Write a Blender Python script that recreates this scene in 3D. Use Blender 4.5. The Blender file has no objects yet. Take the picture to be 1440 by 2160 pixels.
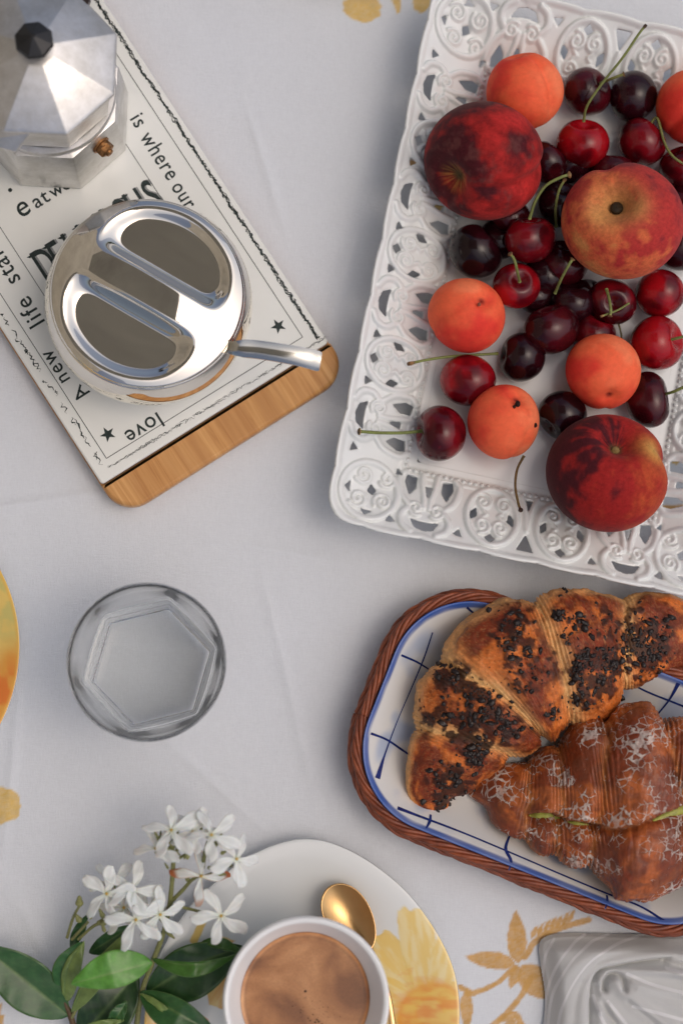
import bpy, math, random
import numpy as np
from mathutils import Vector, Matrix, Quaternion

# ------------------------------------------------------------------ camera
SC = bpy.context.scene
HC = 1100.0                       # camera height above the table cloth, mm
FPX = 3850.0                      # focal length in photograph pixels
NAD = (470.0, 1550.0)             # where the plumb line under the camera meets the picture
ncam = Vector((NAD[0] - 720.0, -(NAD[1] - 1080.0), -FPX)).normalized()
RQ = ncam.rotation_difference(Vector((0, 0, -1)))
RM = np.array(RQ.to_matrix())
cam_d = bpy.data.cameras.new("camera")
cam = bpy.data.objects.new("camera", cam_d)
SC.collection.objects.link(cam)
cam.location = (0, 0, HC / 1000)
cam.rotation_mode = 'QUATERNION'
cam.rotation_quaternion = RQ
cam_d.sensor_fit = 'VERTICAL'
cam_d.sensor_height = 36
cam_d.lens = FPX / 2160 * 36
cam_d.clip_start = 0.05
cam_d.clip_end = 200
cam_d.dof.use_dof = True
cam_d.dof.focus_distance = 1.08
cam_d.dof.aperture_fstop = 3.5
SC.camera = cam

# ------------------------------------------------------------------ world, sun, exposure
SUN_EL, SUN_AZ = math.radians(66), math.radians(100)      # azimuth clockwise from +Y: the light comes from the right
world = bpy.data.worlds.new("World")
SC.world = world
world.use_nodes = True
wn = world.node_tree
sky = wn.nodes.new('ShaderNodeTexSky')
sky.sky_type = 'NISHITA'
sky.sun_disc = False
sky.sun_elevation = SUN_EL
sky.sun_rotation = SUN_AZ
sky.air_density = 0.65
sky.dust_density = 5.0
sky.ozone_density = 0.0
wn.links.new(sky.outputs[0], wn.nodes['Background'].inputs[0])
wn.nodes['Background'].inputs[1].default_value = 0.15
sun_d = bpy.data.lights.new("sun", 'SUN')
sun_d.energy = 0.6
sun_d.angle = math.radians(100)
sun_d.color = (1.0, 0.99, 0.98)
sun = bpy.data.objects.new("sun", sun_d)
SC.collection.objects.link(sun)
sd = Vector((math.sin(SUN_AZ) * math.cos(SUN_EL), math.cos(SUN_AZ) * math.cos(SUN_EL), math.sin(SUN_EL)))
sun.rotation_mode = 'QUATERNION'
sun.rotation_quaternion = Vector((0, 0, 1)).rotation_difference(sd)
sun.location = sd * 5
SC.view_settings.view_transform = 'Standard'
SC.view_settings.look = 'None'
SC.view_settings.exposure = -0.28
SC.view_settings.gamma = 1.0
SC.render.engine = 'CYCLES'
SC.cycles.caustics_refractive = True
SC.cycles.caustics_reflective = True
SC.cycles.use_denoising = True
SC.cycles.max_bounces = 14
SC.cycles.transmission_bounces = 12

# ------------------------------------------------------------------ picture <-> place
def P(px, py, z=0.0):
    """point (mm) at height z seen at photograph pixel px,py"""
    d = RM @ np.array((px - 720.0, -(py - 1080.0), -FPX))
    t = (z - HC) / d[2]
    return np.array((d[0] * t, d[1] * t, z))

def PX(V):
    """photograph pixels of an (n,3) array of mm points"""
    V = np.asarray(V, float).reshape(-1, 3)
    c = (V - np.array((0, 0, HC))) @ RM
    return np.stack((720.0 + FPX * c[:, 0] / -c[:, 2], 1080.0 - FPX * c[:, 1] / -c[:, 2]), 1)

# ------------------------------------------------------------------ numeric helpers
rng = np.random.RandomState(7)
random.seed(7)
def _hash(ix, iy, iz, seed):
    h = (ix * 374761393 + iy * 668265263 + iz * 2147483647 + seed * 974634777) & 0xffffffff
    h = ((h ^ (h >> 13)) * 1274126177) & 0xffffffff
    return ((h ^ (h >> 16)) & 0xffff) / 65535.0
def vnoise(p, seed=0):
    p = np.asarray(p, float)
    i = np.floor(p).astype(np.int64); f = p - i; f = f * f * (3 - 2 * f)
    r = 0
    for dx in (0, 1):
        for dy in (0, 1):
            for dz in (0, 1):
                w = (f[..., 0] if dx else 1 - f[..., 0]) * (f[..., 1] if dy else 1 - f[..., 1]) * (f[..., 2] if dz else 1 - f[..., 2])
                r = r + w * _hash(i[..., 0] + dx, i[..., 1] + dy, i[..., 2] + dz, seed)
    return r
def fbm(p, octs=4, seed=0, gain=0.5):
    p = np.asarray(p, float); a = 1.0; s = 0; t = 0
    for k in range(octs):
        s = s + a * vnoise(p * (2 ** k) + 17.3 * k, seed + k); t += a; a *= gain
    return s / t
def sstep(a, b, x):
    t = np.clip((x - a) / (b - a), 0, 1); return t * t * (3 - 2 * t)
def lerp3(a, b, t):
    t = np.asarray(t)[..., None]; return np.asarray(a) * (1 - t) + np.asarray(b) * t
def spline(pts, n=40, closed=False):
    """Catmull-Rom through points, n samples per span"""
    p = np.asarray(pts, float); m = len(p); out = []
    rngk = range(m if closed else m - 1)
    for k in rngk:
        p1, p2 = p[k], p[(k + 1) % m]
        p0 = p[k - 1] if (closed or k > 0) else 2 * p1 - p2
        p3 = p[(k + 2) % m] if (closed or k < m - 2) else 2 * p2 - p1
        for t in np.arange(n) / n:
            out.append(0.5 * ((2 * p1) + (-p0 + p2) * t + (2 * p0 - 5 * p1 + 4 * p2 - p3) * t * t + (-p0 + 3 * p1 - 3 * p2 + p3) * t ** 3))
    if not closed: out.append(p[-1])
    return np.array(out)
def resample(path, n):
    path = np.asarray(path, float)
    s = np.r_[0, np.cumsum(np.linalg.norm(np.diff(path, axis=0), axis=1))]
    u = np.linspace(0, s[-1], n)
    return np.stack([np.interp(u, s, path[:, k]) for k in range(path.shape[1])], 1)
def seg_dist(X, Y, poly, closed=False):
    """distance from grid points to polyline"""
    poly = np.asarray(poly, float); D = np.full(X.shape, 1e9)
    n = len(poly)
    for k in range(n if closed else n - 1):
        a, b = poly[k], poly[(k + 1) % n]; ab = b - a; l2 = max(ab @ ab, 1e-9)
        t = np.clip(((X - a[0]) * ab[0] + (Y - a[1]) * ab[1]) / l2, 0, 1)
        D = np.minimum(D, np.hypot(X - a[0] - t * ab[0], Y - a[1] - t * ab[1]))
    return D
def inside(X, Y, poly):
    c = np.zeros(X.shape, bool); n = len(poly)
    for k in range(n):
        x1, y1 = poly[k][:2]; x2, y2 = poly[(k + 1) % n][:2]
        if y1 == y2: continue
        c ^= ((y1 > Y) != (y2 > Y)) & (X < (x2 - x1) * (Y - y1) / (y2 - y1) + x1)
    return c
def sdf(X, Y, poly):
    """signed distance, positive inside"""
    d = seg_dist(X, Y, poly, True); return np.where(inside(X, Y, poly), d, -d)

# ------------------------------------------------------------------ mesh helpers (everything in mm)
class G:
    """a bag of geometry that becomes ONE mesh object"""
    def __init__(s): s.v = []; s.f = []; s.c = []; s.n = 0
    def add(s, v, f, c=None):
        v = np.asarray(v, float).reshape(-1, 3)
        s.v.append(v); s.f += [tuple(i + s.n for i in q) for q in f]; s.n += len(v)
        if c is not None:
            c = np.asarray(c, float)
            if c.ndim == 1: c = np.tile(c, (len(v), 1))
            s.c.append(c)
        return s
def gridf(nu, nv, cu=False, cv=False):
    f = []
    for i in range(nu if cu else nu - 1):
        i2 = (i + 1) % nu
        for j in range(nv if cv else nv - 1):
            j2 = (j + 1) % nv
            f.append((i * nv + j, i2 * nv + j, i2 * nv + j2, i * nv + j2))
    return f
def tube(g, path, r, ns=8, c=None, closed=False, caps=True, flat=1.0):
    path = np.asarray(path, float); n = len(path)
    r = np.broadcast_to(np.asarray(r, float), (n,))
    if closed: T = np.roll(path, -1, 0) - np.roll(path, 1, 0)
    else: T = np.gradient(path, axis=0)
    T = T / np.maximum(np.linalg.norm(T, axis=1), 1e-9)[:, None]
    up = np.array((0, 0, 1.0)) if abs(T[0][2]) < 0.9 else np.array((1.0, 0, 0))
    N = np.zeros_like(path); a = up - T[0] * (up @ T[0]); a /= np.linalg.norm(a)
    for k in range(n):
        a = a - T[k] * (a @ T[k]); a /= max(np.linalg.norm(a), 1e-9); N[k] = a
    B = np.cross(T, N)
    th = np.arange(ns) / ns * 2 * math.pi
    V = path[:, None, :] + r[:, None, None] * (np.cos(th)[None, :, None] * N[:, None, :] * flat + np.sin(th)[None, :, None] * B[:, None, :])
    f = gridf(n, ns, closed, True)
    if caps and not closed: f += [tuple(range(ns))[::-1], tuple((n - 1) * ns + k for k in range(ns))]
    return g.add(V.reshape(-1, 3), f, c)
def lathe(g, prof, seg=64, ctr=(0, 0), c=None, capb=False, capt=False):
    prof = np.asarray(prof, float); n = len(prof)
    th = np.arange(seg) / seg * 2 * math.pi
    V = np.zeros((n, seg, 3))
    V[..., 0] = ctr[0] + prof[:, None, 0] * np.cos(th); V[..., 1] = ctr[1] + prof[:, None, 0] * np.sin(th); V[..., 2] = prof[:, None, 1]
    f = [q[::-1] for q in gridf(n, seg, False, True)]
    if capb: f.append(tuple(range(seg))[::-1])
    if capt: f.append(tuple((n - 1) * seg + k for k in range(seg)))
    return g.add(V.reshape(-1, 3), f, c)
def ball(g, ctr, r, nu=8, nv=12, c=None, sc=(1, 1, 1)):
    u = np.linspace(0.02, math.pi - 0.02, nu); v = np.arange(nv) / nv * 2 * math.pi
    V = np.stack((np.sin(u)[:, None] * np.cos(v) * sc[0], np.sin(u)[:, None] * np.sin(v) * sc[1], np.cos(u)[:, None] * np.ones(nv) * sc[2]), -1)
    f = gridf(nu, nv, False, True) + [tuple(range(nv))[::-1], tuple((nu - 1) * nv + k for k in range(nv))]
    return g.add(V.reshape(-1, 3) * r + np.asarray(ctr, float), f, c)
def prism(g, poly, z0, z1, c=None, bev=0.0):
    poly = np.asarray(poly, float)[:, :2]; n = len(poly)
    if (np.roll(poly[:, 0], -1) * poly[:, 1] - poly[:, 0] * np.roll(poly[:, 1], -1)).sum() > 0: poly = poly[::-1]
    rows = []
    def off(d):
        e = np.roll(poly, -1, 0) - poly; e /= np.maximum(np.linalg.norm(e, axis=1), 1e-9)[:, None]
        nn = np.stack((-e[:, 1], e[:, 0]), 1); m = nn + np.roll(nn, 1, 0); m /= np.maximum(np.linalg.norm(m, axis=1), 1e-9)[:, None]
        k = 1 / np.maximum((m * nn).sum(1), 0.3)
        return poly + m * (d * k)[:, None]
    lv = [(0, z0), (0, z1)] if bev <= 0 else [(bev, z0), (0.3 * bev, z0 + 0.3 * bev), (0, z0 + bev), (0, z1 - bev), (0.3 * bev, z1 - 0.3 * bev), (bev, z1)]
    for d, z in lv: rows.append(np.c_[off(d), np.full(n, z)])
    V = np.concatenate(rows); m = len(lv)
    f = gridf(m, n, False, True)
    f += [tuple(range(n))[::-1], tuple((m - 1) * n + k for k in range(n))]
    return g.add(V, f, c)
def box(g, a, b, c=None):
    return prism(g, [(a[0], a[1]), (b[0], a[1]), (b[0], b[1]), (a[0], b[1])], a[2], b[2], c)
def ribbon(g, path, w, c=None, hz=None):
    """thin flat strip along a path (mm) lying face up"""
    path = np.asarray(path, float); w = np.broadcast_to(np.asarray(w, float), (len(path),))
    T = np.gradient(path, axis=0); S = np.stack((-T[:, 1], T[:, 0]), 1); S /= np.maximum(np.linalg.norm(S, axis=1), 1e-9)[:, None]
    L = path.copy(); R = path.copy(); L[:, :2] += S * w[:, None] / 2; R[:, :2] -= S * w[:, None] / 2
    if hz is not None: L[:, 2] = hz(L[:, 0], L[:, 1]); R[:, 2] = hz(R[:, 0], R[:, 1])
    n = len(path); V = np.stack((L, R), 1).reshape(-1, 3)
    return g.add(V, [(2 * k, 2 * k + 1, 2 * k + 3, 2 * k + 2) for k in range(n - 1)], c)

def thing(name, label, cat, base=(0, 0, 0), group=None):
    o = bpy.data.objects.new(name, None); SC.collection.objects.link(o)
    o.location = [b / 1000 for b in base]; o.empty_display_size = 0.01
    o['label'] = label; o['category'] = cat
    if group: o['group'] = group
    return o
def tag(o, label, cat, group=None):
    o['label'] = label; o['category'] = cat
    if group: o['group'] = group
    return o
def wloc(o):
    l = np.array(o.location)
    return l + (wloc(o.parent) if o.parent else 0)
def obj(name, g, m, parent=None, smooth=True, base=None, local=False, kind=None, angle=None):
    """link g as one mesh object; vertices are world mm unless local"""
    V = np.concatenate(g.v) / 1000
    me = bpy.data.meshes.new(name)
    off = np.zeros(3)
    if not local:
        if parent is not None: off = wloc(parent)
        elif base is not None: off = np.asarray(base, float) / 1000
    me.from_pydata((V - off).tolist(), [], g.f)
    if g.c and sum(len(c) for c in g.c) == len(V):
        C = np.concatenate(g.c); C = np.c_[C[:, :3], np.ones(len(C))] if C.shape[1] == 3 else C
        a = me.color_attributes.new('Col', 'FLOAT_COLOR', 'POINT'); a.data.foreach_set('color', C.astype(np.float32).ravel())
    me.materials.append(m)
    if smooth:
        me.polygons.foreach_set('use_smooth', [True] * len(me.polygons))
        if angle: me.set_sharp_from_angle(angle=math.radians(angle))
    o = bpy.data.objects.new(name, me); SC.collection.objects.link(o)
    if parent is not None: o.parent = parent
    elif base is not None and not local: o.location = off
    if kind: o['kind'] = kind
    return o
def copy_part(o, parent):
    c = o.copy(); SC.collection.objects.link(c); c.parent = parent
    for ch in list(o.children): copy_part(ch, c)
    return c

# ------------------------------------------------------------------ material helpers
class MT:
    def __init__(s, name, base=(0.8, 0.8, 0.8), rough=0.5, metal=0.0, spec=0.5, coat=0.0, **kw):
        s.m = bpy.data.materials.new(name); s.m.use_nodes = True
        s.t = s.m.node_tree; s.b = s.t.nodes['Principled BSDF']
        s.set('Base Color', (*base, 1)); s.set('Roughness', rough); s.set('Metallic', metal)
        s.set('Specular IOR Level', spec); s.set('Coat Weight', coat)
        for k, v in kw.items(): s.set(k.replace('_', ' '), v)
        s._tc = None
    def set(s, k, v):
        if isinstance(v, bpy.types.NodeSocket): s.t.links.new(v, s.b.inputs[k])
        else: s.b.inputs[k].default_value = v
    def node(s, ty, ins={}, **props):
        n = s.t.nodes.new(ty)
        for k, v in props.items(): setattr(n, k, v)
        for k, v in ins.items():
            if isinstance(v, bpy.types.NodeSocket): s.t.links.new(v, n.inputs[k])
            else: n.inputs[k].default_value = v
        return n
    def tc(s, scale=(1, 1, 1), rot=(0, 0, 0)):
        if s._tc is None: s._tc = s.node('ShaderNodeTexCoord')
        return s.node('ShaderNodeMapping', {'Vector': s._tc.outputs['Object'], 'Scale': scale, 'Rotation': rot}).outputs[0]
    def noise(s, scale, detail=3, rough=0.5, vec=None, dist=0.0):
        return s.node('ShaderNodeTexNoise', {'Vector': vec if vec is not None else s.tc(), 'Scale': scale, 'Detail': detail, 'Roughness': rough, 'Distortion': dist}).outputs[0]
    def vor(s, scale, feature='F1', vec=None, out=0, rand=1.0):
        return s.node('ShaderNodeTexVoronoi', {'Vector': vec if vec is not None else s.tc(), 'Scale': scale, 'Randomness': rand}, feature=feature).outputs[out]
    def ramp(s, fac, stops):
        n = s.node('ShaderNodeValToRGB', {'Fac': fac}); cr = n.color_ramp
        while len(cr.elements) < len(stops): cr.elements.new(0.5)
        for e, (p, c) in zip(cr.elements, stops):
            e.position = p; e.color = (c, c, c, 1) if not hasattr(c, '__len__') else (*c, 1)
        return n.outputs[0]
    def mix(s, fac, a, b, mode='MIX'):
        n = s.node('ShaderNodeMix', data_type='RGBA', blend_type=mode)
        for i, v in ((0, fac), (6, a), (7, b)):
            if isinstance(v, bpy.types.NodeSocket): s.t.links.new(v, n.inputs[i])
            elif i == 0: n.inputs[0].default_value = v
            else: n.inputs[i].default_value = (*v, 1)
        return n.outputs[2]
    def math(s, op, a, b=0.0):
        return s.node('ShaderNodeMath', {0: a, 1: b}, operation=op).outputs[0]
    def col(s, name='Col'):
        return s.node('ShaderNodeVertexColor', layer_name=name).outputs[0]
    def bump(s, h, strength=0.3, dist=0.0005, prev=None):
        ins = {'Height': h, 'Strength': strength, 'Distance': dist}
        if prev is not None: ins['Normal'] = prev
        n = s.node('ShaderNodeBump', ins).outputs[0]; s.set('Normal', n); return n

# ================================================================== materials
def cloth_mat():
    m = MT('white_cotton', rough=0.92, spec=0.15, Sheen_Weight=0.15)
    c = m.col()
    big = m.noise(9, 3)
    tint = m.mix(big, (0.97, 0.97, 0.97), (1.03, 1.03, 1.03))
    m.set('Base Color', m.mix(1.0, c, tint, 'MULTIPLY'))
    w1 = m.noise(1.0, 3, 0.6, m.tc((2600, 260, 300)))
    w2 = m.noise(1.0, 3, 0.6, m.tc((260, 2600, 300), (0, 0, 0.0)))
    w = m.math('ADD', w1, w2)
    wm = m.ramp(m.math('MULTIPLY', w, 0.5), [(0.36, 0.955), (0.64, 1.04)])
    m.set('Base Color', m.mix(1.0, m.mix(1.0, c, tint, 'MULTIPLY'), wm, 'MULTIPLY'))
    b = m.bump(w, 0.6, 0.0004)
    m.bump(m.noise(38, 4, 0.55), 0.25, 0.004, b)
    return m.m
M_cloth = cloth_mat()

def simple(name, base, rough, metal=0.0, spec=0.5, coat=0.0, nscale=0, amp=0.12, bump=0.0, bs=400, bd=0.0003, **kw):
    m = MT(name, base, rough, metal, spec, coat, **kw)
    if nscale:
        n = m.noise(nscale, 4, 0.6)
        lo = tuple(max(0, v * (1 - amp)) for v in base); hi = tuple(min(1, v * (1 + amp)) for v in base)
        m.set('Base Color', m.mix(m.ramp(n, [(0.3, 0.0), (0.7, 1.0)]), lo, hi))
    if bump: m.bump(m.noise(bs, 4), bump, bd)
    return m.m
M_ceram = simple('white_glazed_ceramic', (0.76, 0.785, 0.77), 0.22, spec=0.5, coat=0.25, nscale=30, amp=0.03, bump=0.08, bs=260, Coat_Roughness=0.08)
M_tile = simple('tile_white_glaze', (0.80, 0.81, 0.765), 0.16, spec=0.45, nscale=25, amp=0.025, bump=0.03, bs=150)
M_ink = simple('black_print', (0.018, 0.03, 0.028), 0.35, spec=0.4, nscale=700, amp=0.5)
M_grey = simple('grey_print', (0.30, 0.31, 0.30), 0.35, nscale=700, amp=0.2)
M_chrome = simple('polished_steel', (0.82, 0.775, 0.69), 0.035, 1.0, bump=0.02, bs=60, bd=0.0008)
M_chrome2 = simple('brushed_spoon_steel', (0.62, 0.60, 0.54), 0.17, 1.0, bump=0.05, bs=900)
M_black = simple('black_bakelite', (0.012, 0.012, 0.013), 0.34, spec=0.5, nscale=300, amp=0.3, bump=0.06, bs=900)
M_brass = simple('aged_brass', (0.30, 0.15, 0.06), 0.42, 1.0, nscale=400, amp=0.5, bump=0.2, bs=900)
M_dark = simple('dark_bronze', (0.05, 0.035, 0.03), 0.4, 0.6, nscale=300, amp=0.3)
def alu_mat():
    m = MT('cast_aluminium', (0.72, 0.71, 0.68), 0.4, 1.0)
    n = m.noise(70, 6, 0.65); n2 = m.noise(420, 5, 0.7)
    m.set('Base Color', m.mix(m.ramp(n, [(0.35, 0.0), (0.7, 1.0)]), (0.60, 0.585, 0.55), (0.80, 0.79, 0.775)))
    m.set('Roughness', m.ramp(n2, [(0.3, 0.36), (0.75, 0.52)]))
    b = m.bump(m.noise(1, 4, 0.6, m.tc((1500, 120, 120))), 0.09, 0.0003)
    m.bump(n2, 0.12, 0.0003, b)
    return m.m
M_alu = alu_mat()
def gold_mat():
    m = MT('brushed_gold', (0.72, 0.40, 0.12), 0.24, 1.0)
    m.set('Base Color', m.mix(m.noise(90, 4), (0.58, 0.34, 0.13), (0.72, 0.46, 0.21)))
    m.bump(m.noise(1, 3, 0.5, m.tc((900, 90, 90), (0, 0, -1.0))), 0.12, 0.0003)
    return m.m
M_gold = gold_mat()
def wood_mat():
    m = MT('bamboo_wood', rough=0.42, spec=0.4)
    v = m.tc((1, 1, 1), (0, 0, -B_ANG))
    vs = m.node('ShaderNodeMapping', {'Vector': v, 'Scale': (330, 14, 40)}).outputs[0]
    g = m.noise(1, 5, 0.65, vs, 0.6)
    st = m.noise(1, 2, 0.5, m.node('ShaderNodeMapping', {'Vector': v, 'Scale': (110, 3, 10)}).outputs[0])
    c1 = m.ramp(g, [(0.25, (0.40, 0.165, 0.045)), (0.45, (0.58, 0.29, 0.095)), (0.62, (0.66, 0.355, 0.13)), (0.8, (0.74, 0.44, 0.18))])
    c2 = m.mix(m.ramp(st, [(0.4, 0.0), (0.65, 0.55)]), c1, (0.40, 0.17, 0.05))
    m.set('Base Color', c2)
    m.bump(g, 0.25, 0.0002)
    return m.m
def colmat(name, rough=0.5, spec=0.5, coat=0.0, bump=0.0, bs=500, bd=0.0004, amp=0.0, nscale=200, sub=0.0, **kw):
    m = MT(name, rough=rough, spec=spec, coat=coat, **kw)
    c = m.col()
    if amp:
        n = m.ramp(m.noise(nscale, 5, 0.65), [(0.25, 1 - amp), (0.75, 1 + amp)])
        c = m.mix(1.0, c, n, 'MULTIPLY')
    m.set('Base Color', c)
    if sub:
        m.set('Subsurface Weight', sub); m.set('Subsurface Scale', 0.004); m.set('Subsurface Radius', (1.0, 0.35, 0.2))
    if bump: m.bump(m.noise(bs, 4, 0.6), bump, bd)
    return m.m
M_paint = colmat('painted_porcelain', 0.2, 0.45, 0.2, bump=0.04, bs=120)
M_wicker = colmat('red_brown_wicker', 0.42, 0.5, bump=0.35, bs=1200, amp=0.35, nscale=260)
M_cherry = colmat('cherry_skin', 0.15, 0.30, 0.12, bump=0.12, bs=130, bd=0.0012, amp=0.14, nscale=160, Coat_Roughness=0.22)
M_stem = colmat('cherry_stem', 0.5, 0.3, bump=0.3, bs=1200, amp=0.3, nscale=700)
M_apricot = colmat('apricot_skin', 0.62, 0.10, bump=0.1, bs=1600, bd=0.0002, amp=0.1, nscale=300, sub=0.12)
def peach_mat():
    m = MT('peach_skin', rough=0.72, spec=0.1, Sheen_Weight=0.07, Sheen_Roughness=0.5)
    m.b.inputs['Sheen Tint'].default_value = (0.95, 0.75, 0.7, 1)
    c = m.col()
    n = m.ramp(m.noise(420, 6, 0.75), [(0.3, 0.72), (0.7, 1.3)])
    c = m.mix(1.0, c, n, 'MULTIPLY')
    sp = m.ramp(m.vor(700), [(0.05, 1.0), (0.16, 0.0)])
    c = m.mix(m.math('MULTIPLY', sp, 0.14), c, (0.5, 0.22, 0.16))
    m.set('Base Color', c)
    m.bump(m.noise(1800, 4), 0.15, 0.0003)
    return m.m
M_peach = peach_mat()
def glass_mat():
    m = MT('clear_glass', (0.985, 0.995, 0.995), 0.0, spec=0.5, Transmission_Weight=1.0, IOR=1.30)
    m.bump(m.noise(40, 2), 0.05, 0.0008)
    return m.m
M_glass = glass_mat()
M_water = MT('water', (0.99, 1, 1), 0.0, Transmission_Weight=1.0, IOR=1.33).m
def coffee_mat():
    m = MT('coffee_crema', rough=0.28, spec=0.4)
    n = m.noise(22, 3, 0.45, dist=1.2)
    n2 = m.noise(900, 3, 0.7)
    c = m.ramp(n, [(0.32, (0.20, 0.075, 0.024)), (0.46, (0.36, 0.155, 0.055)), (0.58, (0.47, 0.225, 0.09)), (0.75, (0.56, 0.30, 0.135))])
    c = m.mix(1.0, c, m.ramp(n2, [(0.3, 0.85), (0.7, 1.12)]), 'MULTIPLY')
    c = m.mix(1.0, c, m.col(), 'MULTIPLY')
    m.set('Base Color', c); m.bump(n2, 0.12, 0.0002)
    return m.m
M_coffee = coffee_mat()
def crust_mat(name, glaze):
    m = MT(name, rough=0.42, spec=0.3)
    c = m.col()
    n = m.ramp(m.noise(330, 7, 0.75), [(0.25, 0.6), (0.5, 1.0), (0.78, 1.4)])
    c = m.mix(1.0, c, n, 'MULTIPLY')
    blot = m.ramp(m.noise(110, 4, 0.6), [(0.44, 0.0), (0.62, 0.7)])
    dk_ = m.ramp(m.node('ShaderNodeSeparateColor', {0: m.col()}).outputs[1], [(0.15, 1.0), (0.26, 0.0)])
    c = m.mix(m.math('MULTIPLY', blot, dk_), c, (0.10, 0.018, 0.005) if not glaze else (0.16, 0.045, 0.02))
    h = m.noise(300, 6, 0.7)
    if glaze:
        wv = m.noise(90, 3, 0.5)
        vec = m.node('ShaderNodeVectorMath', {0: m.tc(), 1: m.node('ShaderNodeVectorMath', {0: wv, 'Scale': 0.006}, operation='SCALE').outputs[0]}, operation='ADD').outputs[0]
        d = m.vor(210, 'DISTANCE_TO_EDGE', vec)
        thr = m.ramp(m.noise(48, 3, 0.55), [(0.47, 0.0), (0.54, 0.05), (0.62, 0.12), (0.72, 0.5)])
        mask = m.math('LESS_THAN', d, thr)
        brk = m.ramp(m.noise(500, 4, 0.7), [(0.36, 0.0), (0.46, 1.0)])
        mask = m.math('MULTIPLY', mask, brk)
        fl = m.math('MULTIPLY', mask, m.node('ShaderNodeSeparateXYZ', {0: m.node('ShaderNodeNewGeometry').outputs['True Normal']}).outputs[2])
        fl = m.ramp(fl, [(0.05, 0.0), (0.45, 0.72)])
        pt = m.ramp(m.noise(150, 3, 0.6), [(0.35, 0.35), (0.62, 1.0)])
        c = m.mix(m.math('MULTIPLY', fl, pt), c, (0.78, 0.73, 0.66))
        m.set('Roughness', m.ramp(mask, [(0.0, 0.2), (1.0, 0.45)]))
        m.set('Coat Weight', 0.22); m.set('Coat Roughness', 0.2)
        h = m.math('ADD', h, m.math('MULTIPLY', mask, 1.2))
    else:
        m.set('Roughness', m.ramp(m.noise(90, 4), [(0.4, 0.6), (0.6, 0.3)]))
    m.set('Base Color', c)
    m.bump(h, 0.8, 0.0010)
    return m.m
M_crust = crust_mat('baked_crust', False)
M_glazed = crust_mat('glazed_crust', True)
M_choc = simple('dark_chocolate_bits', (0.012, 0.006, 0.004), 0.36, spec=0.4, nscale=600, amp=0.4, bump=0.4, bs=900)
M_cream = simple('pistachio_cream', (0.33, 0.34, 0.06), 0.45, nscale=500, amp=0.3, bump=0.5, bs=600, bd=0.0006)
def leaf_mat():
    m = MT('jasmine_leaf', rough=0.33, spec=0.45)
    n = m.ramp(m.noise(260, 4, 0.6), [(0.3, 0.8), (0.7, 1.18)])
    m.set('Base Color', m.mix(1.0, m.col(), n, 'MULTIPLY'))
    m.bump(m.noise(500, 4), 0.2, 0.0003); m.set('Transmission Weight', 0.0)
    return m.m
M_leaf = leaf_mat()
M_petal = colmat('white_petal', 0.6, 0.25, bump=0.15, bs=700, amp=0.05, nscale=300, sub=0.25)
def napkin_mat():
    m = MT('grey_striped_linen', rough=0.9, spec=0.15, Sheen_Weight=0.2)
    m.set('Base Color', m.col())
    a = m.node('ShaderNodeAttribute', attribute_name='fold').outputs['Vector']
    w = m.node('ShaderNodeTexWave', {'Vector': a, 'Scale': 1.0, 'Distortion': 0.6, 'Detail': 1.0}, bands_direction='X').outputs[1]
    w2 = m.node('ShaderNodeTexWave', {'Vector': a, 'Scale': 1.0, 'Distortion': 0.6, 'Detail': 1.0}, bands_direction='Y').outputs[1]
    w = m.math('ADD', w, w2)
    m.bump(w, 0.45, 0.0006)
    sh = m.ramp(m.math('MULTIPLY', w, 0.5), [(0.2, 0.88), (0.75, 1.06)])
    m.set('Base Color', m.mix(1.0, m.col(), sh, 'MULTIPLY'))
    return m.m
M_napkin = napkin_mat()

# ================================================================== the place around the table (seen mirrored in the steel)
M_plaster = simple('beige_plaster', (0.50, 0.46, 0.38), 0.9, nscale=2, amp=0.15, bump=0.2, bs=40, bd=0.003)
M_canopy = simple('canopy_boards', (0.46, 0.465, 0.44), 0.8, nscale=1.5, amp=0.2)
M_floor = simple('terrace_floor', (0.36, 0.34, 0.31), 0.7, nscale=3, amp=0.12)
M_rail = simple('grey_painted_rail', (0.16, 0.19, 0.21), 0.5, nscale=20, amp=0.1)
M_foliage = simple('garden_foliage', (0.055, 0.085, 0.04), 0.7, nscale=8, amp=0.5)
M_table = simple('table_wood', (0.25, 0.14, 0.07), 0.5, nscale=30, amp=0.2)
g = G(); box(g, (-60000, -60000, -760), (60000, 60000, -750)); o = obj('terrace_floor', g, M_floor, smooth=False, kind='structure')
g = G(); box(g, (-2550, -2200, -750), (-2400, 4200, 5200)); o = obj('house_wall', g, M_plaster, smooth=False)
tag(o, 'beige plaster house wall left of the table, mirrored in the steel lid', 'wall')
g = G(); box(g, (-1500, -150, 2500), (330, 1900, 2620)); o = obj('terrace_canopy', g, M_canopy, smooth=False)
tag(o, 'grey olive canopy above the table, mirrored in the hollows of the lid', 'canopy')
t = thing('terrace_railing', 'grey railing at the terrace edge, mirrored in the steel lid', 'railing', (2600, 0, -750))
g = G(); box(g, (2560, -3200, 250), (2620, 3200, 300)); obj('handrail', g, M_rail, t, smooth=False)
g = G(); box(g, (2580, -3200, -620), (2605, 3200, -590)); obj('bottom_rail', g, M_rail, t, smooth=False)
bal0 = None
for k in range(27):
    y = -3120 + k * 240
    if bal0 is None:
        g = G(); box(g, (2582, y - 12, -750), (2606, y + 12, 250)); bal0 = obj('baluster', g, M_rail, t, smooth=False)
    else:
        c = bal0.copy(); SC.collection.objects.link(c); c.parent = t; c.location = (0, 0.24 * k, 0)
g = G()
for k in range(16):
    y = -8000 + k * 1100 + rng.uniform(-300, 300)
    for q in range(5):
        ball(g, (7500 + rng.uniform(-700, 700), y + rng.uniform(-500, 500), -300 + q * 330), rng.uniform(350, 620), 6, 9)
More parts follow.
